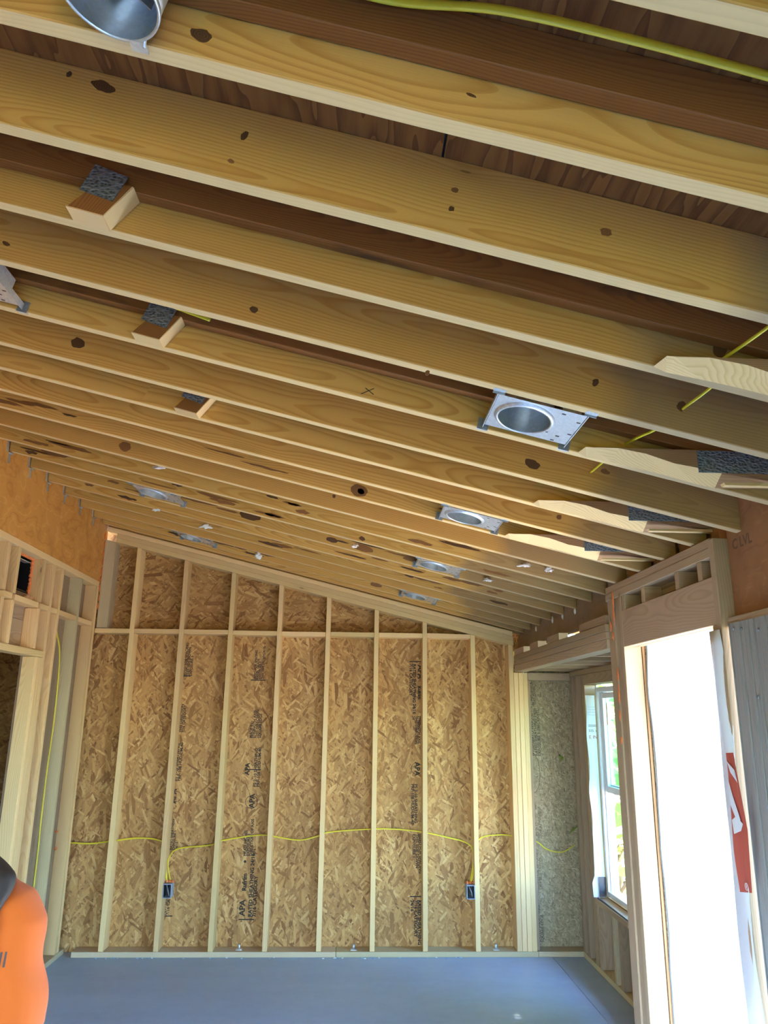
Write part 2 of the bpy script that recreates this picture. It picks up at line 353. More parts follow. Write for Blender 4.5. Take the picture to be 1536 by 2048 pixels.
def tube_bm(bm, pts, rad, seg=8, flat=1.0, caps=True):
    pts = [Vector(p) for p in pts]; rings = []
    up = Vector((0, 0, 1)); prev = None
    for i, p in enumerate(pts):
        t = (pts[min(i+1, len(pts)-1)]-pts[max(i-1, 0)]).normalized()
        a = prev - t*prev.dot(t) if prev else (up if abs(t.z) < .95 else Vector((1, 0, 0))) ; a = (a-t*a.dot(t)).normalized(); prev = a; b = t.cross(a)
        rr = rad[i] if isinstance(rad, (list, tuple)) else rad
        rings.append([bm.verts.new(p+a*math.cos(k*2*math.pi/seg)*rr+b*math.sin(k*2*math.pi/seg)*rr*flat) for k in range(seg)])
    for i in range(len(rings)-1):
        for k in range(seg): bm.faces.new((rings[i][k], rings[i][(k+1) % seg], rings[i+1][(k+1) % seg], rings[i+1][k]))
    if caps: bm.faces.new(rings[0][::-1]); bm.faces.new(rings[-1])
    return bm
def tube(name, pts, rad, mat, parent=None, n=8, seg=8, flat=1.0):
    bm = tube_bm(bmesh.new(), smooth_path(pts, n) if n else pts, rad, seg, flat)
    return link(name, bm_mesh(bm, name), mat, parent, smooth=True)
def lathe(name, prof, mat, parent=None, seg=32, M=None, smooth=True, bm=None):
    own = bm is None; bm = bm or bmesh.new(); rings = []
    for r_, z_ in prof: rings.append([bm.verts.new((r_*math.cos(k*2*math.pi/seg), r_*math.sin(k*2*math.pi/seg), z_)) for k in range(seg)])
    for i in range(len(rings)-1):
        for k in range(seg): bm.faces.new((rings[i][k], rings[i][(k+1) % seg], rings[i+1][(k+1) % seg], rings[i+1][k]))
    return link(name, bm_mesh(bm, name), mat, parent, M, smooth)
def blob(name, c, size, mat, parent=None, seed=0, amp=.35, sub=2, freq=None):
    bm = bmesh.new(); bmesh.ops.create_icosphere(bm, subdivisions=sub, radius=1)
    for v in bm.verts:
        k = 1+amp*noise.noise(v.co*1.7+Vector((seed*3.1, seed, -seed))) ; v.co = Vector((v.co.x*size[0], v.co.y*size[1], v.co.z*size[2]))*k
    return link(name, bm_mesh(bm, name), mat, parent, Matrix.Translation(c), True)
def text_mesh(body, size, align='LEFT', bold=0.0, spacing=1.0):
    cu = bpy.data.curves.new('t', 'FONT'); cu.body = body; cu.size = size; cu.align_x = align; cu.offset = bold; cu.space_line = spacing; cu.resolution_u = 2
    ob = bpy.data.objects.new('t', cu); COL.objects.link(ob); bpy.context.view_layer.update()
    me = bpy.data.meshes.new_from_object(ob.evaluated_get(bpy.context.evaluated_depsgraph_get()))
    bpy.data.objects.remove(ob); bpy.data.curves.remove(cu); me.materials.clear(); return me
def print_text(name, body, size, M, mat, parent, align='LEFT', bold=0.0, spacing=.85):
    return link(name, text_mesh(body, size, align, bold, spacing), mat, parent, M)

# ================================================================== SETTING
XL, XR, YB, YF = -2.11, 1.39, 6.37, -2.6         # left framing face, right framing face, back framing face, open front end
# ---- ground outside and slab
gm = bmesh.new(); bmesh.ops.create_grid(gm, x_segments=2, y_segments=2, size=40)
ground = link('ground', bm_mesh(gm, 'ground'), GROUND, M=Matrix.Translation((0, 0, -.25))); tag(ground, 'bare brown dirt ground outside the building', kind='structure')
lawn = plain_box('lawn', (-30, -34, -.25), (1.6, YF-.02, -.235), GRASS, bev=0); tag(lawn, 'dark green lawn, added out of view to keep bounced light low', kind='structure')  # dark grass added out of view to weaken light bounced through the opening
floor = plain_box('floor', (-4.6, YF, -.25), (1.606, 6.62, 0), CONC, bev=0); tag(floor, 'smooth blue-grey concrete slab floor', kind='structure')
plain_box('slab_strip', (1.612, YF, -.25), (2.05, 6.62, -.002), CONC, floor, bev=.002)
for i in range(34):                                # grit along the plate of the back wall
    x = random.uniform(-1.9, 1.3); blob('grit', (x, YB-.012-random.random()*.03, .004), (.006+random.random()*.006, .006, .004), CONC if i % 3 else WHITEF, floor, i, sub=1)

# ---- roof: plywood sheets, rafters, old truss chords
ceiling = empty('ceiling'); tag(ceiling, 'sloping open roof of pine rafters under dark plywood sheathing', kind='structure')
RH = .19
def slope_sheet(name, x0, x1, y0, y1, zoff, th, mat, parent):
    prism(name, [(x0, zraf(x0)+zoff), (x1, zraf(x1)+zoff), (x1, zraf(x1)+zoff+th), (x0, zraf(x0)+zoff+th)], y0, y1, mat, parent, ANG)
row = 0; xx = -2.26
while xx < 1.3:
    x1 = min(xx+1.217, 1.40); y = YF-.3-(row % 2)*1.2
    while y < 6.75:
        y1 = min(y+2.437, 6.78)
        if y1 > YF-.3: slope_sheet('plywood_sheet', xx, x1-.003, max(y, YF-.3), y1-.003, RH, .014, PLY, ceiling)
        y += 2.44
    xx += 1.22; row += 1
slope_sheet('plywood_sheet', 1.40, 2.45, YF-.3, 3.767, RH, .014, PLY, ceiling)  # unseen overhang lengthened to shade the siding and door
slope_sheet('plywood_sheet', 1.40, 2.45, 3.77, 6.78, RH, .014, PLY, ceiling)
slope_sheet('light_seal_sheet', -2.27, 2.46, YF-.31, 6.79, RH+.0145, .004, GREYP, ceiling)  # added over the sheets to stop light leaking through their seams
NEAR = [1.061, 1.367, 1.676, 1.986, 2.315, 2.650, 2.938, 3.235, 3.522, 3.858, 4.168, 4.446, 4.759, 5.058, 5.380, 5.706, 6.024, 6.250, 6.42]   # R1..R19, near faces
RY = {i+1: y for i, y in enumerate(NEAR)}
for k in range(0, -12, -1): RY[k] = RY[k+1]-.3055
RX0, RX1 = -2.105, 1.452
raf_me = None; RAF = {}
for k in sorted(RY):
    y = RY[k]; x1 = RX1
    pts = [(RX0, zraf(RX0)), (x1, zraf(x1)), (x1, zraf(x1)+RH), (RX0, zraf(RX0)+RH)]
    if raf_me is None:
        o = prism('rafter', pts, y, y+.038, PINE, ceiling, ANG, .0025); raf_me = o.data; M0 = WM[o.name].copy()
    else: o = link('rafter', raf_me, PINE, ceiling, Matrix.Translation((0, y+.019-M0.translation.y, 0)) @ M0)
    RAF[k] = o
# chords of the old trusses against every second rafter
CH = {}
for k in sorted(RY):
    if k % 2 == 0 or k > 17: continue
    y = RY[k]-.042; x0, x1 = -2.1, 1.45; lo = .094
    o = prism('truss_chord', [(x0, zraf(x0)+lo), (x1, zraf(x1)+lo), (x1, zraf(x1)+RH-.001), (x0, zraf(x0)+RH-.001)], y, y+.038, OLD, ceiling, ANG, .002)
    CH[k] = o
    if k in (3, 5, 7):                              # stub of a sawn-off web with its nail plate
        dx = {3: 0, 5: -.018, 7: -.018}[k]; yb = RY[k]-.060
        poly = [(-.715+dx, zraf(-.715+dx)-.004), (-.626+dx, zraf(-.626+dx)-.006), (-.563+dx, zraf(-.563+dx)+.095), (-.640+dx, zraf(-.64+dx)+.095)]
        prism('web_stub', poly, yb, yb+.055, OLD, o, -1.0)
        cut = [(-.717+dx, zraf(-.717+dx)-.0065), (-.6255+dx, zraf(-.6255+dx)-.0085), (-.6255+dx, zraf(-.6255+dx)-.005), (-.717+dx, zraf(-.717+dx)-.003)]
        prism('sawn_end', cut, yb-.002, yb+.057, SAWN, o, ANG)
        side = [(-.626+dx, zraf(-.626+dx)-.006), (-.624+dx, zraf(-.624+dx)-.007), (-.559+dx, zraf(-.559+dx)+.094), (-.563+dx, zraf(-.563+dx)+.095)]
        prism('sawn_side', side, yb-.001, yb+.056, SAWN, o, -1.0)
        pl = [(-.69+dx, zraf(-.69+dx)+.050), (-.606+dx, zraf(-.606+dx)+.040), (-.575+dx, zraf(-.575+dx)+.118), (-.658+dx, zraf(-.658+dx)+.132)]
        prism('nail_plate', pl, yb-.003, yb, GANG, o)
    if k in (3, 5, 7, 9):                           # heel: end of the old bottom chord, sawn along the rafter
        yb = RY[k]-.062; q = lambda x: zraf(x)-.012
        cutx = (.765, .85, .94, 1.03, 1.12, 1.185); zc = [q(x)+.008*math.sin((x-.765)*7.4) for x in cutx]; zc[-1] = 2.508
        near = [(.745, 2.618)]+[(x, min(z+.030+.006*math.sin(x*23), 2.617)) for x, z in zip(cutx, zc)]+[(1.45, 2.512), (1.45, 2.618)]; far = [(.735, 2.618)]+list(zip(cutx, zc))+[(1.45, 2.508), (1.45, 2.618)]
        hb = bmesh.new(); A = [hb.verts.new((x, yb, z)) for x, z in near]; Bv = [hb.verts.new((x, yb+.058, z)) for x, z in far]; hb.faces.new(A); hb.faces.new(Bv[::-1])
        for i in range(len(A)): hb.faces.new((A[i], Bv[i], Bv[(i+1) % len(A)], A[(i+1) % len(A)])).material_index = 1 if i < 6 else 0
        hme = bm_mesh(hb, 'bottom_chord_stub'); hme.materials.append(OLDG); hme.materials.append(SAWN); link('bottom_chord_stub', hme, None, o)
        prism('split_strip', [(1.185, 2.508), (1.45, 2.512), (1.45, 2.500), (1.19, 2.500)], yb-.004, yb+.02, SAWN, o)
        prism('nail_plate', [(1.108, 2.541), (1.39, 2.541), (1.39, 2.615), (1.108, 2.615)], yb-.003, yb, GANG, o)
# knots that can be picked out on the rafter faces: (pixel x, y, rafter, half width px, half height px, dark)
def knot(px, py, k, rw, rh, dark=1, ang=.2):
    y = RY[k]-.0008; c = onY(px, py, y); dep = (c-CAM).dot(_fw); w = rw*dep/F_PX; h = rh*dep/F_PX*1.1; w *= .9
    bm = bmesh.new(); n = 18; vs = []
    for i in range(n):
        a = i*2*math.pi/n; j = 1+.28*noise.noise(Vector((math.cos(a)*1.6+px, math.sin(a)*1.6+py, k)))
        vs.append(bm.verts.new((w*j*math.cos(a), 0, h*j*math.sin(a))))
    f = bm.faces.new(vs); e = bmesh.ops.extrude_face_region(bm, geom=[f]); bmesh.ops.translate(bm, vec=(0, .004, 0), verts=[v for v in e['geom'] if isinstance(v, bmesh.types.BMVert)])
    link('knot', bm_mesh(bm, 'knot'), KNOT if dark else KNOTR, RAF[k], Matrix.Translation(c) @ Matrix.Rotation(ANG+ang, 4, 'Y'))
for a in [(402, 70, 1, 24, 13), (206, 172, 2, 27, 11), (138, 148, 2, 6, 6), (489, 271, 2, 7, 10), (462, 322, 2, 8, 4, 0), (910, 380, 2, 9, 5, 0), (903, 417, 2, 7, 5), (1212, 464, 2, 14, 8, 0),
          (943, 190, 1, 12, 3), (12, 487, 4, 9, 4), (508, 619, 4, 10, 6), (1191, 765, 4, 7, 8), (1363, 812, 4, 10, 10), (155, 686, 6, 16, 10), (740, 727, 5, 20, 5), (955, 530, 3, 20, 14), (1065, 928, 6, 17, 9), (718, 981, 9, 20, 11, 0),
          (722, 983, 9, 8, 5), (250, 893, 10, 13, 9, 0), (724, 1077, 12, 7, 4), (668, 992, 9, 4, 3), (1210, 943, 6, 10, 5, 0), (1118, 1034, 8, 6, 5, 0), (712, 870, 8, 5, 4), (1440, 700, 3, 16, 14), (855, 745, 4, 5, 5, 0)]: knot(*a)
# pencilled cross on a rafter
for a, b in (((722, 788), (748, 777)), ((731, 776), (747, 789))):
    p, q = onY(*a, RY[5]-.001), onY(*b, RY[5]-.001); tube('pencil_mark', [p, q], .0014, INK, RAF[5], 0, 4)
# joist hangers on the ridge beam
for k in range(-2, 18):
    y = RY[k]; z = zraf(XL); h = empty('joist_hanger', (XL, y+.019, z), ceiling)
    plain_box('hanger_flange', (XL+.001, y-.030, z-.012), (XL+.003, y-.001, z+.12), GALV, h, 0); plain_box('hanger_flange', (XL+.001, y+.039, z-.012), (XL+.003, y+.062, z+.12), GALV, h, 0)
    plain_box('hanger_seat', (XL+.001, y-.001, z-.016), (XL+.014, y+.039, z-.0125), GALV, h, 0)
    plain_box('hanger_tab', (XL+.001, y+.006, z-.075), (XL+.003, y+.032, z-.016), GALV, h, 0)

# ---- back wall
wall_back = empty('wall_back', (0, YB, 0)); tag(wall_back, 'back wall of bare studs over oriented strand board', kind='structure')
Z0 = 2.6861
def ztop(x): return Z0 - S*x
SX = [-1.8072+.4064*i for i in range(8)]
YS = YB+.14
sheet_x = [-2.16, SX[2], SX[5], 1.492]
OSBS = []
for a, b in zip(sheet_x, sheet_x[1:]):
    OSBS.append(plain_box('osb_sheet', (a+.0015, YS, 0), (b-.0015, YS+.011, 2.44), OSB, wall_back, 0))
for a, b in ((-2.2, SX[5]), (SX[5], 1.62)):
    if b < 1: prism('osb_sheet', [(a, 2.4401), (b-.002, 2.4401), (b-.002, ztop(b)+.12), (a, ztop(a)+.12)], YS, YS+.011, OSBH, wall_back)
    else: prism('osb_sheet', [(a+.001, 2.4401), (b, 2.4401), (b, ztop(b)+.13), (a+.001, ztop(a)+.12)], YS, YS+.011, OSBH, wall_back)
def stud(x0, x1, z1a, z1b, y0=YB, y1=YS, mat=STUD, parent=wall_back, z0=.038, name='stud'):
    """upright with its top cut to the slope, grain upright"""
    cx = (x0+x1)/2; h = max(z1a, z1b)-z0; M = frame((cx, (y0+y1)/2, z0+h/2), (0, 0, 1), (0, 1, 0)); Mi = M.inverted()
    bm = bmesh.new(); V = [bm.verts.new(Mi @ Vector(p)) for p in ((x0, y0, z0), (x1, y0, z0), (x1, y1, z0), (x0, y1, z0), (x0, y0, z1a), (x1, y0, z1b), (x1, y1, z1b), (x0, y1, z1a))]
    for f in ((0, 1, 2, 3), (4, 5, 6, 7), (0, 1, 5, 4), (1, 2, 6, 5), (2, 3, 7, 6), (3, 0, 4, 7)): bm.faces.new([V[i] for i in f])
    bmesh.ops.recalc_face_normals(bm, faces=bm.faces); bmesh.ops.bevel(bm, geom=bm.edges[:], offset=.002, segments=1, affect='EDGES')
    return link(name, bm_mesh(bm, name), mat, parent, M)
for x in SX: stud(x-.019, x+.019, ztop(x-.019)-.001, ztop(x+.019)-.001)
stud(-2.10, -2.012, ztop(-2.1)-.001, ztop(-2.012)-.001, z0=2.445, mat=STUDG)
stud(1.338, 1.376, ztop(1.338)-.001, ztop(1.376)-.001)
for i in range(3): stud(1.378+.0385*i, 1.378+.0385*i+.037, 2.128, 2.128, YB-.004*(i % 2))
xs = [-2.129]+SX
for i, (a, b) in enumerate(zip(xs, xs[1:])):
    zb = 2.404+random.uniform(-.004, .004)
    if i < 7: box('blocking', (a+.020, YB+.001, zb), (b-.020, YS-.001, zb+.038), STUD, wall_back)
    else:
        prism('blocking', [(a+.020, zb), (b-.020, zb), (b-.020, min(zb+.038, ztop(b-.02)-.002)), (a+.020, zb+.038)], YB+.001, YS-.001, STUD, wall_back)
for i in range(3):
    o = .039*i; x0, x1 = -2.008 if i < 2 else -2.1, 1.385-.004*i
    prism('top_plate', [(x0, ztop(x0)+o), (x1, ztop(x1)+o), (x1, ztop(x1)+o+.0385), (x0, ztop(x0)+o+.0385)], YB-.001*i, YS-.001, STUD, wall_back, ANG, .0015)
box('bottom_plate', (-2.02, YB-.001, 0), (-.05, YS-.001, .037), STUDG, wall_back); box('bottom_plate', (-.047, YB-.001, 0), (1.50, YS-.001, .037), STUDG, wall_back)
for px in (478, 707, 992):                         # anchor bolts
    p = onZ(px, 1899, .038); bo = empty('anchor_bolt', (p.x, p.y, .037), wall_back)
    plain_box('washer', (p.x-.022, p.y-.022, .0372), (p.x+.022, p.y+.022, .041), GALV, bo, 0); lathe('bolt_shank', [(0, .041), (.009, .041), (.009, .075), (0, .075)], GALV, bo, 10, Matrix.Translation((p.x, p.y, 0)))

# printing on the sheets
def wall_print(px, py, lines, size, updown, parent, Y=YS-.0006, mat=INK, bold=.0, align='LEFT', sp=.8):
    c = onY(px, py, Y); R = Matrix.Rotation(math.radians(90), 4, 'X')                # text plane upright, facing -y
    R = R @ Matrix.Rotation(math.radians(90 if updown == 'up' else -90), 4, 'Z')
    print_text('printed_text', lines, size, Matrix.Translation(c) @ R, mat, parent, align, bold, sp)
def bar(px0, px1, py, parent, Y=YS-.0006, h=.008):
    a, b = onY(px0, py, Y), onY(px1, py, Y); plain_box('printed_bar', (a.x, Y-.0002, a.z-h/2), (b.x, Y+.0002, a.z+h/2), INK, parent, 0)
def ring_print(px, py, r_, parent, Y=YS-.0006, e=1.0, th=.08, mat=INK):
    c = onY(px, py, Y); bm = bmesh.new(); n = 32; A = []; B = []
    for i in range(n):
        a = 2*math.pi*i/n; A.append(bm.verts.new((r_*math.cos(a), 0, r_*e*math.sin(a)))); B.append(bm.verts.new((r_*(1-th)*math.cos(a), 0, r_*e*(1-th/e)*math.sin(a))))
    for i in range(n): bm.faces.new((A[i], A[(i+1) % n], B[(i+1) % n], B[i]))
    link('printed_ring', bm_mesh(bm, 'ring'), mat, parent, Matrix.Translation(c))
L, Mi_, R_ = OSBS
# second bay (x about 350)
wall_print(372, 1352, 'SIZED FOR SPACING\nTHIS SIDE DOWN\nEXPOSURE 1', .030, 'up', L, bold=.001); bar(365, 381, 1352, L)
wall_print(357, 1465, 'STRENGTH AXIS\nTHIS DIRECTION\n7/16 CATEGORY', .030, 'up', L, bold=.001)
wall_print(354, 1562, 'PS 2-10 SHEATHING\nPRP-108 HUD-UM-40', .033, 'up', L, bold=.001)
wall_print(351, 1607, 'APA', .06, 'up', L, bold=.002); ring_print(352, 1593, .042, L)
wall_print(344, 1700, 'RATED SHEATHING\nEXPOSURE 1\n24/16', .026, 'up', L, bold=.001)
wall_print(331, 1830, 'APA RATED\n7/16 CATEGORY', .032, 'up', L, bold=.001); bar(323, 345, 1832, L)
# fourth bay (x about 500)
Q4 = Mi_
bar(507, 536, 1272, Q4); wall_print(530, 1308, '24/16', .028, 'up', Q4, bold=.001)
wall_print(512, 1358, 'SIZED FOR SPACING\nPANEL GRADE\nEXPOSURE 1\nTHIS SIDE DOWN', .026, 'up', Q4, bold=.001); bar(502, 531, 1360, Q4)
wall_print(504, 1476, 'MADE IN\nSTRENGTH AXIS\nTHIS DIRECTION\nSQUARE EDGE', .030, 'up', Q4, bold=.001)
wall_print(498, 1550, 'APA', .05, 'up', Q4, bold=.002); bar(492, 522, 1539, Q4)
wall_print(512, 1574, 'PS 2-10 SHEATHING\nPRP-108 HUD-UM-40', .034, 'up', Q4, bold=.001)
wall_print(508, 1616, 'APA', .058, 'up', Q4, bold=.002); ring_print(503, 1604, .050, Q4)
wall_print(492, 1712, 'HEAD INCHES\nEXPOSURE 1\nDIRECTION OF AXIS\n7/16', .030, 'up', Q4, bold=.001)
ring_print(490, 1723, .010, Q4, th=.99)
wall_print(492, 1782, 'Rufrim', .046, 'up', Q4, bold=.002); wall_print(489, 1832, 'APA', .062, 'up', Q4, bold=.002)
wall_print(503, 1834, 'RATED SHEATHING 24/16\n7/16 CATEGORY', .040, 'up', Q4, bold=.0015); bar(477, 508, 1839, Q4)
# seventh bay (x about 830), upside down to the others
Q7 = R_
bar(819, 845, 1323, Q7); wall_print(836, 1330, 'APA', .062, 'down', Q7, bold=.002); wall_print(836, 1372, 'Rufrim', .040, 'down', Q7, bold=.002)
wall_print(826, 1328, 'RATED SHEATHING 24/16\n7/16 CATEGORY', .036, 'down', Q7, bold=.0015)
wall_print(836, 1432, 'STRENGTH AXIS\nTHIS DIRECTION\n24', .030, 'down', Q7, bold=.001)
wall_print(830, 1524, 'APA', .058, 'down', Q7, bold=.002); ring_print(833, 1537, .046, Q7)
wall_print(829, 1568, 'PS 2-10 SHEATHING\nPRP-108 HUD-UM-40', .034, 'down', Q7, bold=.001)
wall_print(838, 1668, 'SIZED FOR SPACING\nTHIS SIDE DOWN\nEXPOSURE 1', .032, 'down', Q7, bold=.001)
bar(820, 845, 1793, Q7); wall_print(836, 1800, 'RATED SHEATHING\n7/16 CATEGORY\n24/16', .036, 'down', Q7, bold=.0015)
for i, (px, py) in enumerate(((465, 1545), (690, 1300), (870, 1555), (750, 1500), (930, 1750))): pass

# ---- left wall
wall_left = empty('wall_left', (XL, 0, 0)); tag(wall_left, 'left wall of open studs with a doorway and a ridge beam above', kind='structure')
D = .089; XB = XL-D
def lstud(y, z0, z1, mat=STUD, name='stud', d=D, x=XL): return box(name, (x-d, y, z0), (x, y+.038, z1), mat, wall_left, 'z', 'x')
LT0, LT1 = 2.782, 2.825
box('top_plate', (XB, YF, LT0), (XL+.001, 6.36, LT1), STUD, wall_left, 'y', 'x')
for a, b in ((YF, 2.0), (2.003, 6.44)):
    prism_y = None
    bm_ = box('ridge_beam', (XL-.089, a, LT1+.001), (XL, b, zraf(XL)+RH-.003), LVL, wall_left, 'y', 'z')
for y, z0, mt in ((4.632, 2.175, STUD), (4.780, 2.175, STUD), (5.190, 2.175, STUD)): lstud(y, z0, 2.444, mt, 'cripple_stud'); lstud(y, 2.486, LT0-.001, mt, 'cripple_stud')
LSTUDS = [(5.372, STUD), (5.535, STUD), (5.930, STUDG), (6.285, STUD)]
for y, mt in LSTUDS: lstud(y, .04, LT0-.001, mt)
lstud(5.333, .04, 2.126, STUD, 'jack_stud'); lstud(5.294, .04, 2.126, STUD, 'jack_stud'); lstud(5.255, .04, 2.126, STUD, 'jack_stud')
lstud(6.328, .04, LT0-.001, STUD)
ys = [4.2, 4.670-.0, 4.819, 5.229, 5.411, 5.574, 5.969, 6.271]
for a, b in ((4.671, 4.779), (4.819, 5.189), (5.229, 5.371), (5.411, 5.534), (5.574, 5.929), (5.969, 6.284)):
    box('blocking', (XB+.002, a, 2.447), (XL-.001, b, 2.484), STUD, wall_left, 'y', 'x')
box('lintel', (XB, 4.2, 2.128), (XL+.002, 5.371, 2.172), STUD, wall_left, 'y', 'x')
box('bottom_plate', (XB, 5.255, 0), (XL+.002, YB+.1, .038), STUDG, wall_left, 'y', 'x')
# boards behind the framing
for i, (a, b) in enumerate(((5.26, 5.62), (5.622, 5.99), (5.992, 6.50))): box('sheathing_board', (XB-.014, a, 0), (XB-.001, b, 2.95), BEAM, wall_left, 'z', 'y', 0)
box('sheathing_board', (XB-.014, 4.2, 2.13), (XB-.001, 4.80, 2.95), BEAM, wall_left, 'z', 'y', 0); box('sheathing_board', (XB-.014, 5.20, 2.13), (XB-.001, 5.255, 2.95), BEAM, wall_left, 'z', 'y', 0)
box('sheathing_board', (XB-.014, 4.802, 2.13), (XB-.001, 5.198, 2.36), STUDR, wall_left, 'y', 'z', 0); box('sheathing_board', (XB-.014, 4.802, 2.362), (XB-.001, 5.198, 2.54), BEAM, wall_left, 'y', 'z', 0)
box('sheathing_board', (XB-.014, 4.802, 2.78), (XB-.001, 5.198, 2.95), BEAM, wall_left, 'y', 'z', 0)
# the stretch beside and behind the viewer
lstud(4.16, .04, LT0-.001); box('bottom_plate', (XB, YF, 0), (XL, 4.198, .038), STUDG, wall_left, 'y', 'x')
for i in range(16): lstud(4.16-.4064*(i+1), .04, LT0-.001)
for i in range(6): box('osb_sheet', (XB-.014, YF+1.134*i, 0), (XB-.001, YF+1.134*(i+1)-.003, 2.95), OSB, wall_left, 'z', 'y', 0)
# the dark room behind the doorway
wall_hall = empty('wall_hall', (-3.5, 4.7, 0)); tag(wall_hall, 'dim board lined passage seen through the left doorway', kind='structure')
box('osb_sheet', (-3.512, 3.4, 0), (-3.50, 6.52, 2.9), OSB, wall_hall, 'z', 'y', 0); box('osb_sheet', (-3.5, 3.39, 0), (XB-.016, 3.40, 2.9), OSB, wall_hall, 'z', 'x', 0); box('osb_sheet', (-3.5, 6.521, 0), (-2.15, 6.533, 2.95), OSB, wall_hall, 'z', 'x', 0)
plain_box('passage_ceiling', (-3.52, 3.39, 2.9), (XB-.001, 6.54, 2.915), PLY, wall_hall, 0)
for i in range(4): box('stud', (-3.499, 4.9+.4*i, 0), (-3.41, 4.938+.4*i, 2.9), STUD, wall_hall, 'z', 'x')
# orange foam along the corner post
for i in range(9): blob('foam_bead', (-2.104, YB-.004, 2.62+.075*i), (.007, .006, .035), ORANGEF, wall_left, i, sub=1)
for px, py in ((113, 1663), (111, 1697)): blob('foam_plug', onX(px, py, XL-.05), (.012, .016, .012), ORANGEF, wall_left, px, sub=1)

# ---- right wall
wall_right = empty('wall_right', (XR, 0, 0)); tag(wall_right, 'right wall of posts, door header and laminated beam', kind='structure')
for i in range(6): box('post_ply', (XR+.004*(i % 3), 3.800+.0385*i, 0), (XR+.089, 3.800+.0385*i+.037, 2.40), STUDR, wall_right, 'z', 'x')
def zpl(y): return 2.386
box('double_plate', (XR, 2.80, 2.384), (XR+.089, 4.03, 2.421), STUDR, wall_right, 'y', 'x'); box('double_plate', (XR+.002, 2.80, 2.4215), (XR+.089, 4.03, 2.4585), STUDR, wall_right, 'y', 'x')
box('door_header', (XR, 2.806, 2.122), (XR+.038, 3.799, 2.306), STUDR, wall_right, 'y', 'z'); box('door_header', (XR+.051, 2.806, 2.124), (XR+.089, 3.799, 2.306), STUDR, wall_right, 'y', 'z')
plain_box('header_shim', (XR+.0385, 2.81, 2.15), (XR+.0505, 3.79, 2.30), OSB, wall_right, 0)
for y in (3.752, 3.49, 3.105, 2.89): box('cripple_stud', (XR+.002, y, 2.307), (XR+.089, y+.038, 2.383), STUDR, wall_right, 'x', 'z')
plain_box('cavity_board', (XR+.09, 2.80, 2.30), (XR+.101, 4.03, 2.62), OSBG, wall_right, 0)
for k in range(6, 11):                             # blocks over the plate between the rafters
    y0, y1 = RY[k-1]+.04, RY[k]-.002
    if y1 > 2.85: box('rafter_block', (XR+.055, max(y0, 2.82), 2.460), (XR+.089, y1-.045, 2.62), OLDG, wall_right, 'y', 'z')
box('king_stud', (XR-.004, 2.764, 0), (XR+.089, 2.803, 2.45), STUDR, wall_right, 'z', 'x'); box('jack_stud', (XR+.003, 2.806, 0), (XR+.085, 2.846, 2.121), STUDR, wall_right, 'z', 'x')
lv = box('laminated_beam', (1.442, YF, 2.145), (1.55, 2.762, 2.63), LVLD, wall_right, 'y', 'z')
c = onX(1440, 1162, 1.4615); print_text('printed_text', 'C LVL', .055, Matrix.Translation((1.4412, 2.725, 2.395)) @ frame((0, 0, 0), (0, -1, 0), (-1, 0, 0)), INKB, lv, bold=.0015)
bm2 = box('upper_beam', (1.455, 4.032, 2.318), (1.50, 6.55, 2.634), PLYV, wall_right, 'y', 'z')
box('ledger', (1.41, YF, 2.108), (1.46, 2.762, 2.143), STUDR, wall_right, 'y', 'x')
# header of the bump-out: stacked flat boards and blocks
for i, (a, b) in enumerate(((2.132, 2.186), (2.188, 2.226), (2.228, 2.266))): box('header_ply', (1.384-.002*i, 4.033, a), (1.475, YB-.006, b), STUDR, wall_right, 'y', 'z' if i == 0 else 'x')
for a, b in ((6.02, 6.36), (5.55, 5.80), (4.98, 5.28), (4.05, 4.52)): box('header_block', (1.386, a, 2.268), (1.45, b, 2.316), STUDR, wall_right, 'y', 'z')
# grooved grey panel on the near side of the door
gp = bmesh.new()
def groove_panel(y0, y1, z0, z1, xf, th):
    prof = []; y = y0; i = 0
    while y < y1-.02:
        w = .030+.016*((i*7) % 3); prof += [(y, xf), (min(y+w, y1), xf), (min(y+w+.003, y1), xf+.006), (min(y+w+.009, y1), xf+.006), ]; y += w+.012; i += 1
    prof += [(y1, xf)]
    a = [gp.verts.new((x-xf, yy-(y0+y1)/2, z0)) for yy, x in prof]; b = [gp.verts.new((x-xf, yy-(y0+y1)/2, z1)) for yy, x in prof]
    for i in range(len(prof)-1): gp.faces.new((a[i], a[i+1], b[i+1], b[i]))
    ba = [gp.verts.new((th, yy-(y0+y1)/2, z)) for yy, z in ((y0, z0), (y1, z0), (y1, z1), (y0, z1))]; gp.faces.new(ba)
    gp.faces.new((a[0], b[0], ba[3], ba[0])); gp.faces.new((a[-1], b[-1], ba[2], ba[1])); gp.faces.new(b+[ba[2], ba[3]]); gp.faces.new(a+[ba[1], ba[0]])
groove_panel(1.53, 2.748, .02, 2.118, 1.405, .016)
me = bm_mesh(gp, 'panel'); me.transform(Matrix.Rotation(math.radians(90), 4, 'Z'))
pan = link('grooved_panel', me, T111, wall_right, Matrix.Translation((1.405, .90, 0)) @ Matrix.Rotation(math.radians(-90), 4, 'Z'))
for yy_ in (-.33, -1.56): link('grooved_panel', me, T111, wall_right, Matrix.Translation((1.405, yy_, 0)) @ Matrix.Rotation(math.radians(-90), 4, 'Z'))
pan = link('grooved_panel', me, T111, wall_right, Matrix.Translation((1.405, 2.139, 0)) @ Matrix.Rotation(math.radians(-90), 4, 'Z'))
for px, py in ((1466, 1246), (1482, 1246), (1516, 1247), (1516, 1382)): p = onX(px, py, 1.404); lathe('nail_head', [(0, 0), (.006, 0), (.006, .003), (0, .003)], DARKM, wall_right, 8, frame((1.4035, p.y, p.z-.02), (0, 1, 0), (-1, 0, 0)))
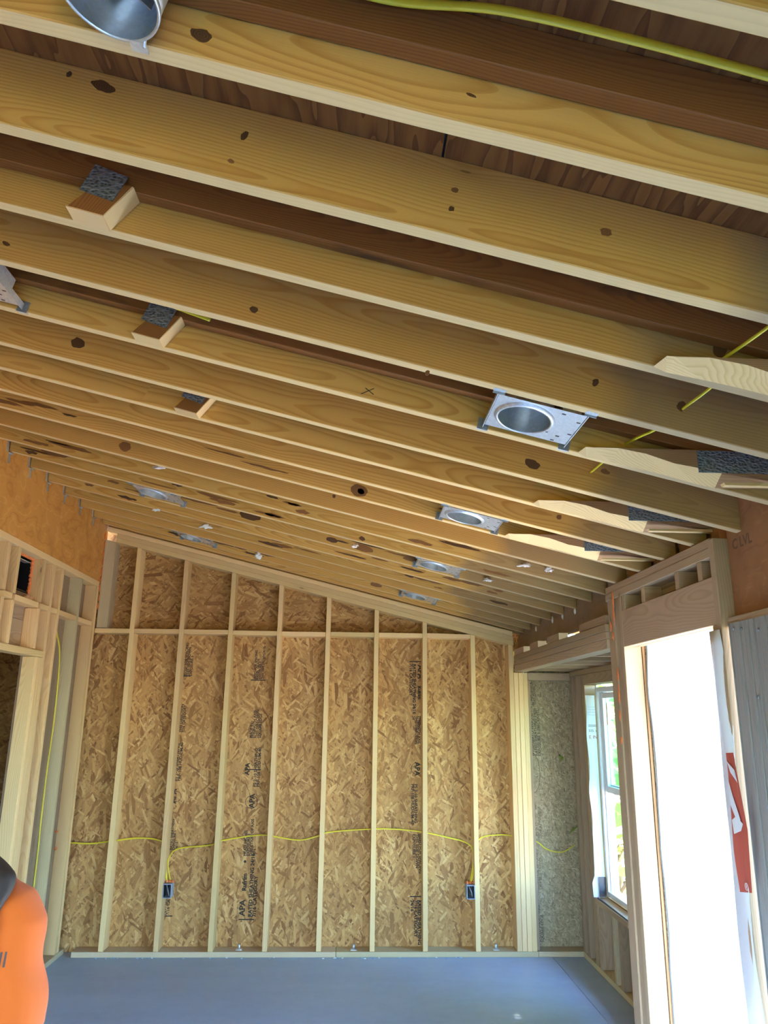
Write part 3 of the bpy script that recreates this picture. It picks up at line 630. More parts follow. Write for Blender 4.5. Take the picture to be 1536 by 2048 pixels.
# house wrap folded round the near jamb
wb = bmesh.new(); N = 40; rows = []
for i in range(N+1):
    z = .05+2.05*i/N; t = i/N; wv = .006*math.sin(9*t)+.004*math.sin(23*t)
    y_in = 2.853; wdt = .085+.045*(1-t)**.8
    rows.append([wb.verts.new(p) for p in ((XR+.095, y_in+.002, z), (XR+.03, y_in+.004+wv*.4, z), (XR-.008+wv*.4, y_in+.003, z), (XR-.012-wv, y_in-wdt*.5+wv, z), (XR-.010+wv*1.5, y_in-wdt+wv, z))])
for i in range(N):
    for j in range(4): wb.faces.new((rows[i][j], rows[i][j+1], rows[i+1][j+1], rows[i+1][j]))
wrap = link('house_wrap', bm_mesh(wb, 'wrap'), WRAP, wall_right, smooth=True)
sm = wrap.modifiers.new('thick', 'SOLIDIFY'); sm.thickness = .0012
bpy.context.view_layer.update()
WT = BVHTree.FromObject(wrap, bpy.context.evaluated_depsgraph_get())
def on_wrap(y, z):
    h = WT.ray_cast(Vector((.8, y, z)), Vector((1, 0, 0))); return (h[0]+Vector((-.0012, 0, 0))) if h[0] else Vector((XR-.015, y, z))
def wrap_patch(name, poly, mat, nz=10):
    """poly: list of (pixel x, pixel y); filled by rows and laid on the wrap"""
    P = [onX(px, py, XR-.012) for px, py in poly]; bm = bmesh.new(); vs = [bm.verts.new((0, p.y, p.z)) for p in P]; bm.faces.new(vs)
    bmesh.ops.triangulate(bm, faces=bm.faces[:]); bmesh.ops.subdivide_edges(bm, edges=bm.edges[:], cuts=4, use_grid_fill=True)
    for v in bm.verts: v.co = on_wrap(v.co.y, v.co.z)
    link(name, bm_mesh(bm, name), mat, wrap)
wrap_patch('printed_block', [(1453, 1506), (1468, 1505), (1497, 1660), (1506, 1786), (1479, 1784), (1467, 1700)], REDP)
for q in ([(1455, 1522), (1470, 1540), (1478, 1566), (1462, 1545)], [(1458, 1562), (1466, 1590), (1484, 1640), (1478, 1650), (1462, 1610)], [(1465, 1640), (1474, 1632), (1489, 1648), (1483, 1662), (1470, 1668)]): 
    P = [onX(px, py, XR-.012) for px, py in q]; b_ = bmesh.new(); b_.faces.new([b_.verts.new(on_wrap(p.y, p.z)+Vector((-.0022, 0, 0))) for p in P]); link('printed_letter', bm_mesh(b_, 'l'), WRAP, wrap)
p = onX(1496, 1771, XR-.012); p = on_wrap(p.y, p.z)
print_text('printed_mark', '\u00ae', .034, Matrix.Translation(p+Vector((-.003, .012, -.016))) @ frame((0, 0, 0), (0, -1, 0), (-1, 0, 0)), WRAP, wrap)
# caulk runs on the post
for i, (px, py, hz) in enumerate(((1226, 1200, .05), (1227, 1228, .05), (1222, 1252, .03), (1226, 1272, .02), (1236, 1350, .03), (1238, 1390, .05), (1240, 1430, .03), (1243, 1480, .02))):
    q = onX(px, py, XR-.002); blob('caulk_smear', q, (.004, .010, hz), ORANGEF, wall_right, i+3, .5, 2)
for i, (px, py) in enumerate(((1145, 1208), (1150, 1222))): pass

# ---- unseen wall behind the viewer, wide opening added to let in sky light
wall_front = empty('wall_front', (0, YF, 0)); tag(wall_front, 'unseen front wall behind the viewer, wide opening added for sky light', kind='structure')
for a, b, z0, z1 in ((-2.2, -1.8, 0, 2.1), (1.3, 1.46, 0, 2.1)): plain_box('osb_sheet', (a, YF-.012, z0), (b-.002, YF, z1), OSB, wall_front, 0)
prism('osb_sheet', [(-2.2, 2.102), (1.46, 2.102), (1.46, zraf(1.46)+.18), (-2.2, zraf(-2.2)+.18)], YF-.012, YF, OSBH, wall_front)
box('door_header', (-1.9, YF+.001, 2.10), (1.3, YF+.09, 2.29), STUD, wall_front, 'x', 'z')

# ---- bump-out walls
XW = 1.85
wall_alcove = empty('wall_alcove', (XW, 5.2, 0)); tag(wall_alcove, 'framed walls of the small window bump-out', kind='structure')
AO = plain_box('osb_sheet', (1.4935, YS, 0), (2.02, YS+.011, 2.44), OSBG, wall_alcove, 0)
box('bottom_plate', (1.502, YB, 0), (XW+.089, YS-.001, .037), STUDG, wall_alcove); box('top_plate', (1.494, YB+.002, 2.068), (XW, YS-.001, 2.128), STUDR, wall_alcove, 'x', 'z')
box('stud', (1.4945, YB+.03, .038), (1.520, YS-.001, 2.067), STUDR, wall_alcove, 'z', 'y')
def wstud(y, z0, z1, mat=STUDR, name='stud', w=.038): return box(name, (XW, y, z0), (XW+.089, y+w, z1), mat, wall_alcove, 'z', 'x')
wstud(6.33, .038, 2.10); wstud(6.20, .038, 2.10); wstud(6.03, .038, 2.10); wstud(5.99, .038, 2.02, name='jack_stud')
wstud(5.04, .038, 2.02, name='jack_stud'); wstud(5.0, .038, 2.10); wstud(4.6, .038, 2.10); wstud(4.1, .038, 2.10)
box('window_header', (XW, 5.0, 2.022), (XW+.089, 6.029, 2.10), STUDR, wall_alcove, 'y', 'z'); box('top_plate', (XW, 4.03, 2.101), (XW+.089, YS, 2.139), STUDR, wall_alcove, 'y', 'x')
box('sill_plate', (XW-.004, 5.08, .455), (XW+.089, 5.989, .493), STUDR, wall_alcove, 'y', 'x')
for y in (5.93, 5.62, 5.50, 5.2): wstud(y, .038, .454, STUDR if y != 5.62 else STUDG, 'cripple_stud')
box('bottom_plate', (XW, 4.03, 0), (XW+.089, YB-.001, .037), STUDG, wall_alcove, 'y', 'x')
plain_box('outer_sheathing', (XW+.09, 4.0, 0), (XW+.101, 6.52, .50), OSBG, wall_alcove, 0); plain_box('outer_sheathing', (XW+.09, 5.985, .501), (XW+.101, 6.52, 2.2), OSBG, wall_alcove, 0)
plain_box('outer_sheathing', (XW+.09, 4.0, .501), (XW+.101, 5.085, 2.2), OSBG, wall_alcove, 0); plain_box('outer_sheathing', (XW+.09, 5.086, 2.02), (XW+.101, 5.984, 2.2), OSBG, wall_alcove, 0)
for y in (4.25, 4.66, 5.06, 5.47, 5.88, 6.29): box('ceiling_joist', (1.476, y, 2.140), (XW+.15, y+.038, 2.215), STUDR, wall_alcove, 'x', 'z')
plain_box('alcove_ceiling_board', (1.476, 4.0, 2.2155), (XW+.2, 6.52, 2.226), OSBG, wall_alcove, 0)
plain_box('side_sheathing', (1.48, 4.0, 0), (XW+.1, 4.031, 2.2), OSBG, wall_alcove, 0)
box('corner_board', (XR+.0905, 3.792, 0), (XR+.102, 3.80, 2.3), OLDG, wall_alcove, 'z', 'x', 0)
# siding panel with a ragged left edge
sb = bmesh.new(); n = 60; fr_, bk = [], []
for i in range(n+1):
    z = -.2+2.55*i/n; x = 1.494+.006*noise.noise(Vector((0, z*5, 3)))+.004*math.sin(z*9); fr_.append(sb.verts.new((x, 3.768, z))); bk.append(sb.verts.new((x, 3.786, z)))
RF = [sb.verts.new((2.06, 3.768, -.2)), sb.verts.new((2.06, 3.768, 2.35))]; RB = [sb.verts.new((2.06, 3.786, -.2)), sb.verts.new((2.06, 3.786, 2.35))]
sb.faces.new([RF[0], RF[1]]+fr_[::-1]); sb.faces.new(bk+[RB[1], RB[0]])
for i in range(n): sb.faces.new((fr_[i], fr_[i+1], bk[i+1], bk[i]))
sb.faces.new((RF[0], RF[1], RB[1], RB[0])); sb.faces.new((fr_[0], bk[0], RB[0], RF[0])); sb.faces.new((fr_[-1], RF[1], RB[1], bk[-1]))
link('siding_panel', bm_mesh(sb, 'siding'), SIDING, wall_alcove)
plain_box('siding_backer', (1.496, 3.787, -.2), (2.05, 3.999, 2.3), OSBG, wall_alcove, 0)
plain_box('siding_panel', (XW+.102, 3.79, -.2), (XW+.118, 6.53, .49), SIDING, wall_alcove, 0)
# print on the pale sheet
wall_print(1066, 1545, 'HUBER', .085, 'up', AO, bold=.002, mat=INKB); ring_print(1066, 1546, .060, AO, e=2.6, th=.07, mat=INKB)
wall_print(1069, 1512, 'ENGINEERED WOODS\nRATED SHEATHING 24/16\nEXPOSURE 1 THICKNESS', .034, 'up', AO, mat=INK)
wall_print(1066, 1410, 'STRENGTH AXIS\nTHIS DIRECTION', .032, 'up', AO, mat=INK)
wall_print(1077, 1672, 'PS 2-10\nSHEATHING', .034, 'up', AO, mat=INKB); wall_print(1078, 1780, 'SIZED FOR SPACING\nTHIS SIDE DOWN', .030, 'up', AO, mat=INKB); wall_print(1082, 1885, 'RATED SHEATHING\nSQUARE EDGE', .030, 'up', AO, mat=INK)
# ---- window
window_1 = empty('window_1', (1.93, 5.53, .5)); tag(window_1, 'white vinyl window with its lower sash raised, bright trees outside', kind='structure')
WY0, WY1, WZ0, WZ1 = 5.095, 5.955, .515, 2.00; fx0, fx1 = 1.925, 2.01
for n_, lo, hi in (('frame_jamb', (fx0, WY1-.03, WZ0), (fx1, WY1, WZ1)), ('frame_jamb', (fx0, WY0, WZ0), (fx1, WY0+.03, WZ1)), ('frame_head', (fx0, WY0+.03, WZ1-.035), (fx1, WY1-.03, WZ1)), ('frame_sill', (fx0, WY0+.03, WZ0), (fx1, WY1-.03, WZ0+.035))): plain_box(n_, lo, hi, WHITEP, window_1)
for x in (1.945, 1.972): plain_box('sash_track', (x, WY1-.045, WZ0+.036), (x+.008, WY1-.0305, WZ1-.036), WHITEP, window_1, 0); plain_box('sash_track', (x, WY0+.0305, WZ0+.036), (x+.008, WY0+.045, WZ1-.036), WHITEP, window_1, 0)
def sash(x, z0, z1):
    s_ = empty('sash', (x, (WY0+WY1)/2, z0), window_1); a, b = WY0+.047, WY1-.047
    for n_, lo, hi in (('stile', (x, b-.038, z0), (x+.024, b, z1)), ('stile', (x, a, z0), (x+.024, a+.038, z1)), ('rail', (x, a+.038, z0), (x+.024, b-.038, z0+.045)), ('rail', (x, a+.038, z1-.038), (x+.024, b-.038, z1))): plain_box(n_, lo, hi, WHITEP, s_)
    plain_box('glass_pane', (x+.010, a+.037, z0+.044), (x+.014, b-.037, z1-.037), GLASS, s_, 0)
    return s_
s1 = sash(1.950, 1.235, 1.955); s2 = sash(1.978, 1.245, 1.962)
plain_box('sticker', (1.958, 5.80, 1.72), (1.9595, 5.82, 1.88), plain('orange_sticker', (.75, .38, .12), .5), s1, 0)
# wrap on the jamb with its print, tape at the foot
wj = bmesh.new(); rows = []
for i in range(31):
    t = i/30; z = .50+1.44*t; wv = .004*math.sin(14*t); lx = XW+.002+.012*noise.noise(Vector((t*7, 1, 2)))-(.018 if t < .09 else 0); rows.append([wj.verts.new((lx+(1.925-lx)*j/5, 5.987-.012*math.sin(j/5*3.0)+wv*(1-j/5), z)) for j in range(6)])
for i in range(30):
    for j in range(5): wj.faces.new((rows[i][j], rows[i][j+1], rows[i+1][j+1], rows[i+1][j]))
jw = link('jamb_wrap', bm_mesh(wj, 'jamb_wrap'), WRAP, window_1, smooth=True)
jf = frame((0, 0, 0), (1, 0, 0), (0, -1, 0))
print_text('printed_text', '335  t', .026, Matrix.Translation((1.862, 5.9715, 1.665)) @ jf, INK, jw); print_text('printed_text', 'E IN', .036, Matrix.Translation((1.862, 5.9715, 1.615)) @ jf, REDT, jw)
for z in (1.705, 1.715, 1.79, 1.81, 1.83, 1.85): plain_box('printed_line', (1.862, 5.9716, z), (1.92, 5.972, z+.003), INK if z < 1.75 else plain('grey_print', (.5, .52, .56)), jw, 0)
plain_box('flashing_tape', (1.872, 5.963, .505), (1.924, 5.9665, .64), TAPE, window_1, 0)
tube('flashing_tape', [(1.862, 5.97, .50), (1.86, 5.6, .497), (1.856, 5.2, .497)], .006, TAPE, window_1, 4, 6)

# ================================================================== THINGS
# ---- trees outside
def tree(name, loc, h, rad, nleaf, seed, label, zc, ls=1.0):
    random.seed(seed); r_ = empty(name, loc); tag(r_, label, 'tree', 'trees outside the window'); x, y, z = loc
    tp = [(x, y, z), (x+.05, y+.03, z+h*.3), (x-.04, y+.05, z+h*.6), (x+.05, y, z+h*.95)]
    bm = tube_bm(bmesh.new(), smooth_path(tp, 6), [.09-.07*i/18 for i in range(19)], 8); br = []
    for i in range(16):
        a = random.random()*6.28; zz = z+h*random.uniform(.18, .85); L_ = rad*random.uniform(.5, 1); b = Vector((x+math.cos(a)*L_, y+math.sin(a)*L_, zz+random.uniform(-.1, .5))); br.append(b)
        tube_bm(bm, smooth_path([(x, y, zz-.2), ((x+b.x)/2, (y+b.y)/2, zz+.1), b], 4), [.025-.002*k for k in range(9)], 5)
    link('trunk', bm_mesh(bm, 'trunk'), BARK, r_, smooth=True)
    lb = bmesh.new()
    for i in range(nleaf):
        b = random.choice(br); c = Vector((x, y, b.z)).lerp(b, random.uniform(.25, 1.1))+Vector((random.gauss(0, .22), random.gauss(0, .22), random.gauss(0, .25)))
        d = Vector((random.gauss(0, 1), random.gauss(0, 1), random.gauss(-.5, .6))).normalized(); s_ = d.cross(Vector((random.gauss(0, 1), random.gauss(0, 1), random.gauss(0, 1)))).normalized(); l = random.uniform(.06, .12)*ls; nrm = d.cross(s_)
        vs = [lb.verts.new(c+v) for v in (Vector((0, 0, 0)), d*l*.45+s_*l*.26+nrm*.008, d*l, d*l*.45-s_*l*.26+nrm*.008)]; lb.faces.new(vs)
    f = link('foliage', bm_mesh(lb, 'foliage'), LEAF, r_); f['kind'] = 'stuff'
tree('leafy_tree', (4.1, 11.2, -.25), 4.6, 1.5, 5200, 3, 'leafy green tree close beyond the window', 1.6)
tree('leafy_tree', (6.6, 16.5, -.25), 6.0, 2.4, 6500, 5, 'farther leafy green tree behind the nearest one outside the window', 2)
tree('added_shade_tree', (4.0, 6.30, -.25), 5.2, 1.5, 16000, 21, 'unseen leafy tree added beside the bump-out to keep sun off its window', 3, 1.6)  # out of view, added to block sun through the bump-out window
tree('young_tree', (2.75, 8.3, -.25), 1.5, .45, 500, 9, 'thin young sapling with sparse leaves low outside the window', 1)

# ---- recessed light housings
def plate_mesh(x0, x1, y0, y1, rc, cx, cy, th):
    bm = bmesh.new(); n = 32; o = []; c_ = []
    for i in range(n):
        a = 2*math.pi*(i+.5)/n; dx, dy = math.cos(a), math.sin(a)
        t = min(((x1-cx) if dx > 0 else (x0-cx))/dx, ((y1-cy) if dy > 0 else (y0-cy))/dy); o.append(bm.verts.new((cx+dx*t, cy+dy*t, 0))); c_.append(bm.verts.new((cx+dx*rc, cy+dy*rc, 0)))
    for i in range(n): bm.faces.new((o[i], o[(i+1) % n], c_[(i+1) % n], c_[i]))
    cor = {(x0, y0): 0, (x1, y0): 0, (x1, y1): 0, (x0, y1): 0}
    for (x, y) in cor:
        best = sorted(o, key=lambda v: (v.co.x-x)**2+(v.co.y-y)**2)[:2]
        if best[0].co.x != best[1].co.x and best[0].co.y != best[1].co.y: bm.faces.new((best[0], best[1], bm.verts.new((x, y, 0))))
    e = bmesh.ops.extrude_face_region(bm, geom=bm.faces[:]); bmesh.ops.translate(bm, vec=(0, 0, th), verts=[v for v in e['geom'] if isinstance(v, bmesh.types.BMVert)])
    return bm_mesh(bm, 'plate')
RCAN = .083
def housing_proto():
    r_ = empty('recessed_light'); G = Matrix.Identity(4)
    pl = link('mounting_plate', plate_mesh(-.105, .165, -.105, .105, RCAN+.004, 0, 0, .0012), GALV, r_)
    for x, y in ((.118, .094), (.10, -.085), (.155, .03), (.155, -.055), (.085, .05), (.125, .06)): plain_box('punched_slot', (x-.006, y-.003, -.0008), (x+.006, y+.003, -.0002), BLACKP, pl, 0)
    lathe('rim', [(RCAN-.001, .003), (RCAN-.001, -.008), (RCAN+.005, -.008), (RCAN+.007, -.004), (RCAN+.012, -.0015), (RCAN+.012, -.0003)], GALV, r_, 40)
    lathe('can', [(RCAN-.002, -.006), (RCAN-.002, .095), (.06, .12), (0, .122), (0, .124), (.062, .123), (RCAN, .097), (RCAN, -.006)], GALVIN, r_, 40)
    si = empty('socket_plate', None, r_)
    me_ = plain_box('socket_cover', (-.034, -.040, .055), (.030, .036, .058), DARKM, r_, .0008); tube('lamp_lead', [(.03, -.02, .056), (.05, -.03, .045), (.062, .01, .06), (.05, .04, .09)], .004, DARKM, r_, 5, 6)
    bpy.data.objects.remove(si)
    plain_box('junction_box', (.098, -.055, .0015), (.16, .055, .06), GALV, r_)
    for x in (-.108, .168):
        b = plain_box('hanger_bar', (x-.0015, -.128, -.002), (x+.0015, .128, .020), GALV, r_, 0)
        for s in (-1, 1):
            plain_box('nail_bracket', (x-.018, s*.1245-.001, -.010), (x+.018, s*.1245+.001, .030), DARKM, b, 0); plain_box('bracket_lip', (x-.018, s*.134-.010, -.0045), (x+.018, s*.134+.010, -.003), GALV, b, 0)
    return r_
def copy_tree(o, parent=None):
    c = o.copy(); COL.objects.link(c)
    if parent: c.parent = parent
    for ch in o.children: copy_tree(ch, c)
    return c
proto = housing_proto()
HL = [(.528, 4, 'galvanised recessed light housing with lettered plate nearest the jagged truss stubs'), (.525, 8, 'recessed light housing second from the front in the right row of four'), (.515, 12, 'recessed light housing third from the front in the right row, above the back wall'), (.508, 16, 'farthest recessed light housing of the right row, close to the back wall'),
      (-1.285, 4, 'recessed light housing cut off by the left edge of the photo'), (-1.262, 12, 'recessed light housing in the left row nearer the viewer, below stained boards'), (-1.275, 16, 'farthest recessed light housing of the left row, above the back left corner')]
for i, (x, k, lab) in enumerate(HL):
    o = proto if i == 0 else copy_tree(proto)
    gap = RY[k+1]-RY[k]-.038; yc = (RY[k]+.038+RY[k+1])/2
    M = Matrix.Translation((x, yc, zraf(x)+.004)) @ Matrix.Rotation(ANG, 4, 'Y') @ Matrix.Diagonal((1, gap/.254, 1, 1))
    o.matrix_local = M; WM[o.name] = M; tag(o, lab, 'light fixture', 'recessed light housings between the rafters')
# remodel can at the top of the picture, no plate
M = Matrix.Translation((-.412, .968, zraf(-.412)-.012)) @ Matrix.Rotation(ANG, 4, 'Y')
rc = empty('recessed_light', M); tag(rc, 'round bare metal can light without plate at the top left', 'light fixture')
def sub(m): return M @ m
lathe('can', [(RCAN-.002, 0), (RCAN-.002, .10), (.05, .118), (0, .12), (0, .122), (.052, .12), (RCAN, .102), (RCAN, 0), (RCAN-.002, 0)], GALVIN, rc, 48, M)
lathe('rim', [(RCAN-.001, .004), (RCAN-.001, -.002), (RCAN+.003, -.002), (RCAN+.003, .006), (RCAN, .006)], GALV, rc, 48, M)
for a_, r0 in ((2.2, .055), (2.6, .05), (3.2, .052)):
    tube('lamp_lead', [sub(Matrix.Translation(v)).translation for v in ((math.cos(a_)*.03, math.sin(a_)*.02, .10), (math.cos(a_)*r0, math.sin(a_)*r0, .06), (math.cos(a_+.5)*r0, math.sin(a_+.5)*r0, .03))], .005, DARKM if a_ > 3 else WHITEP, rc, 5, 6)
link('socket_plate', box_mesh(.10, .003, .07, DARKM, 0), DARKM, rc, sub(Matrix.Translation((.02, .0, .06)) @ Matrix.Rotation(.8, 4, 'Z')))
blob('wire_nut', sub(Matrix.Translation((.025, .01, .045))).translation, (.009, .009, .014), YELLOW, rc, 1)
link('clip_tab', box_mesh(.03, .022, .002, GALV, 0), GALV, rc, sub(Matrix.Translation((.030, .088, -.003))))
tube('clip_screw', [sub(Matrix.Translation((.040, .072, .025))).translation, sub(Matrix.Translation((.043, .080, -.010))).translation], .003, GALV, rc, 0, 6)

# ---- wall boxes
def wall_box(x, z, side, label):
    r_ = empty('electrical_box', (x, YB, z)); tag(r_, label, 'outlet box', 'outlet boxes on the back wall studs')
    w, h, d, t = .062, .098, .085, .004
    y0 = YB-.010
    for n_, lo, hi in (('box_side', (x-w/2, y0, z-h/2), (x-w/2+t, y0+d, z+h/2)), ('box_side', (x+w/2-t, y0, z-h/2), (x+w/2, y0+d, z+h/2)), ('box_end', (x-w/2+t, y0, z+h/2-t), (x+w/2-t, y0+d, z+h/2)), ('box_end', (x-w/2+t, y0, z-h/2), (x+w/2-t, y0+d, z-h/2+t))): plain_box(n_, lo, hi, BLUEBOX, r_, 0)
    plain_box('box_back', (x-w/2+t, y0+d-t, z-h/2+t), (x+w/2-t, y0+d, z+h/2-t), BLACKP, r_, 0)
    for n_, lo, hi in (('inner_lining', (x-w/2+t, y0+.004, z-h/2+t), (x-w/2+t+.001, y0+d-t, z+h/2-t)), ('inner_lining', (x+w/2-t-.001, y0+.004, z-h/2+t), (x+w/2-t, y0+d-t, z+h/2-t))): plain_box(n_, lo, hi, BLACKP, r_, 0)
    tube('wire_end', [(x-.012, y0+.03, z+.04), (x+.005, y0+.012, z), (x+.014, y0+.02, z-.036)], .005, DARKM, r_, 5, 6); tube('wire_end', [(x+.012, y0+.05, z+.04), (x-.008, y0+.03, z+.01), (x-.014, y0+.03, z-.03)], .004, BLACKP, r_, 5, 6)
    for i, dx in enumerate((-.018, .004, .024)): blob('foam_plug', (x+dx, y0+.06, z+h/2+.008), (.012, .014, .011), ORANGEF, r_, i)
wall_box(-1.346, .455, 1, 'blue-grey outlet box on the second stud from the left, bottom of back wall'); wall_box(.985, .452, -1, 'blue-grey outlet box beside the rightmost stud of the back wall')

# ---- cables
def cable(pts, label, rad=.0055, flat=.6, name='yellow_cable'):
    o = tube(name, pts, rad, YELLOW, None, 8, 8, flat); tag(o, label, 'cable', 'yellow electrical cables'); return o
B = lambda px, py, y=6.45: onY(px, py, y)
cable([B(118, 1684), B(150, 1686), B(185, 1687), B(225, 1682), B(280, 1676), B(322, 1682), B(334, 1700), B(331, 1730), (-1.362, 6.42, .50)], 'yellow cable from the left corner to the left outlet box', .006)
cable([(-1.336, 6.42, .50), B(336, 1730), B(340, 1712), B(358, 1697), B(420, 1690), B(445, 1681), B(500, 1672), B(532, 1670), B(560, 1675), B(600, 1680), B(636, 1672), B(660, 1664), B(745, 1658), B(800, 1659), B(850, 1665), B(900, 1676), B(932, 1685), B(945, 1700), B(946, 1730), (.985, 6.42, .50)], 'long yellow cable between the two outlet boxes on the back wall', .006)
cable([(.995, 6.42, .50), B(949, 1730), B(950, 1700), B(962, 1676), B(995, 1670), B(1025, 1672), B(1070, 1682, 6.46), B(1095, 1699, 6.46), B(1125, 1704, 6.46), B(1150, 1690, 6.46)], 'yellow cable from the right outlet box into the bump-out', .006)
Lc = lambda px, py: onX(px, py, XL-.045)
cable([Lc(112, 1235), Lc(113, 1262), Lc(119, 1300), Lc(117, 1350), Lc(108, 1440), Lc(101, 1490), Lc(94, 1540), Lc(82, 1640), Lc(76, 1700), Lc(68, 1770), Lc(60, 1830), Lc(52, 1900)], 'yellow cable hanging down between the left wall studs', .0075)
tcab = [(-.6, .985, zraf(-.6)+.15), (-.2, .99, zraf(-.2)+.155)]+[onR(px, py, ZR+.15) for px, py in ((768, -2), (1000, 20), (1250, 76), (1536, 152))]+[(1.2, .97, zraf(1.2)+.13)]
cable(tcab, 'thick yellow cable along the roof boards at the top of the photo', .010, .55)
h4 = onY(1365, 818, RY[4]); h3 = onY(1438, 724, RY[3])
cable([(h3.x+.10, RY[2]+.03, h3.z+.065), (h3.x+.05, RY[2]+.15, h3.z+.02), h3, (h3.x, RY[3]+.05, h3.z), (h4.x+.035, RY[4]-.13, h4.z+.022), h4, (h4.x-.02, RY[4]+.12, h4.z-.01), (h4.x-.05, RY[5], h4.z+.01), (h4.x-.06, RY[6], h4.z+.02)], 'thin yellow cable threaded through bored rafters at the right', .005, .6)
cable([onY(px, py, RY[5]-.09) for px, py in ((60, 520), (170, 558), (240, 580), (300, 597), (420, 640))], 'yellow cable half hidden behind a rafter at the left', .006, .6)

# ---- black vent box with foam in the left wall
vb = empty('vent_box', (XB, 5.1, 2.66)); tag(vb, 'black square vent box ringed with orange foam in the left wall', 'vent')
y0, y1, z0, z1 = 4.90, 5.185, 2.545, 2.775
for n_, lo, hi in (('vent_side', (XB-.25, y0, z0), (XB+.01, y0+.006, z1)), ('vent_side', (XB-.25, y1-.006, z0), (XB+.01, y1, z1)), ('vent_top', (XB-.25, y0+.006, z1-.006), (XB+.01, y1-.006, z1)), ('vent_floor', (XB-.25, y0+.006, z0), (XB+.01, y1-.006, z0+.006)), ('vent_back', (XB-.256, y0, z0), (XB-.25, y1, z1))): plain_box(n_, lo, hi, BLACKP, vb, 0)
plain_box('flap', (XB-.03, y0+.01, z1-.03), (XB+.012, y1-.03, z1-.026), GALV, vb, 0)
for i in range(9): blob('foam_bead', (XB+.010, y1+.002, z0+.012+.027*i), (.012, .012, .020), ORANGEF, vb, i, .5)
for i in range(9): blob('foam_bead', (XB+.012, y0+.02+.031*i, z1+.001), (.012, .022, .010), ORANGEF, vb, i+20, .5)
for i in range(6): blob('foam_lump', (XB+.03, y1-.09+.018*i, z0-.045+.006*(i % 3)), (.02, .016, .016), PEACHF, vb, i+40, .6)

# ---- scraps caught between the far rafters
SCR = [(432, 938, 11, PINK, 16, 6, 'white paper scrap caught beside the left stained rafter'), (318, 934, 11, PINK, 13, 4, 'long white scrap above the left recessed lights'), (410, 1053, 14, WHITEF, 11, 5, 'white torn scrap hanging left of the third left bay'), (518, 1112, 15, WHITEF, 6, 7, 'small white tag hanging over the middle of the back wall'),
       (312, 1020, 13, WHITEF, 7, 3, 'small white paper bit under the left row of lights'), (1145, 1210, 14, GREYP, 9, 12, 'crumpled dark grey paper near the right end of the rafters'), (976, 1160, 13, PINK, 9, 5, 'pale scrap hanging right of the third right housing'), (710, 1092, 12, PINK, 7, 4, 'pinkish tuft beside the long dark stain'), (1050, 1130, 11, PINK, 12, 5, 'pink insulation tuft near the right end of a far bay'), (1098, 1140, 11, PINK, 9, 5, 'smaller pink insulation tuft at the right end of a far bay')]
for i, (px, py, k, mt, w_, h_, lab) in enumerate(SCR):
    k = min(k, 17); c = onY(px, py, RY[k]-.02); dep = (c-CAM).dot(_fw); o = blob('paper_scrap', c, (w_*.8*dep/F_PX, .006, h_*.7*dep/F_PX), mt, None, i+60, 1.6, 3); tag(o, lab, 'scrap', 'scraps caught between the far rafters')
for px, py, k in ((1275, 888, 6), (1155, 990, 8), (1080, 1066, 10), (1048, 1095, 11)):
    c = onY(px, py, RY[k]-.006); blob('foam_plug', c, (.010, .008, .012), WHITEF, RAF[k], px, .2)
for i, (px, py) in enumerate(((1150, 1222), (1125, 1232), (1105, 1240), (1072, 1258))):
    c = onX(px, py, 1.452); blob('foam_plug', c, (.008, .012, .022), WHITEF, wall_right, i+5, .4)
# dark stains: torn roofing paper scraps on the far chords
for i, (px, py, k, w_, h_) in enumerate(((235, 898, 11, 30, 9), (155, 880, 11, 26, 9), (700, 1047, 12, 18, 8), (748, 1057, 12, 24, 9), (725, 1096, 13, 22, 7), (500, 1032, 13, 22, 8), (752, 1170, 16, 12, 4), (664, 1080, 13, 12, 5), (110, 905, 12, 30, 8), (210, 925, 12, 22, 7))):
    c = onY(px, py, RY[k]-.0015); dep = (c-CAM).dot(_fw); w = w_*dep/F_PX; h = h_*dep/F_PX; bm = bmesh.new()
    f = bm.faces.new([bm.verts.new((w*(1+.35*noise.noise(Vector((math.cos(a)*2, math.sin(a)*2, i*5.))))*math.cos(a), 0, h*(1+.35*noise.noise(Vector((math.cos(a)*2, math.sin(a)*2, i*5.+9))))*math.sin(a))) for a in [j*2*math.pi/16 for j in range(16)]])
    e = bmesh.ops.extrude_face_region(bm, geom=[f]); bmesh.ops.translate(bm, vec=(0, .003, 0), verts=[v for v in e['geom'] if isinstance(v, bmesh.types.BMVert)])
    link('stain_patch', bm_mesh(bm, 'stain'), KNOT if i % 2 else KNOTR, RAF[k], Matrix.Translation(c) @ Matrix.Rotation(ANG, 4, 'Y'))

# ragged brown dirt along the far rafters
random.seed(77)
for k in (9, 11, 12, 13, 14, 15, 17):
    for i in range(9):
        X_ = random.uniform(-2.0, 1.1); w = random.uniform(.03, .13); h = random.uniform(.004, .011); zz = zraf(X_)+random.uniform(.018, .062); bm = bmesh.new()
        f = bm.faces.new([bm.verts.new((w*(1+.6*noise.noise(Vector((math.cos(a)*3, math.sin(a)*3, i*5.+k))))*math.cos(a), 0, h*(1+.9*noise.noise(Vector((math.cos(a)*3, math.sin(a)*3, i*5.+9+k))))*math.sin(a))) for a in [j*2*math.pi/14 for j in range(14)]])
        e = bmesh.ops.extrude_face_region(bm, geom=[f]); bmesh.ops.translate(bm, vec=(0, .002, 0), verts=[v for v in e['geom'] if isinstance(v, bmesh.types.BMVert)])
        link('stain_patch', bm_mesh(bm, 'stain'), KNOT if i % 3 == 0 else KNOTR, RAF[k], Matrix.Translation((X_, RY[k]-.0008, zz)) @ Matrix.Rotation(ANG, 4, 'Y'))

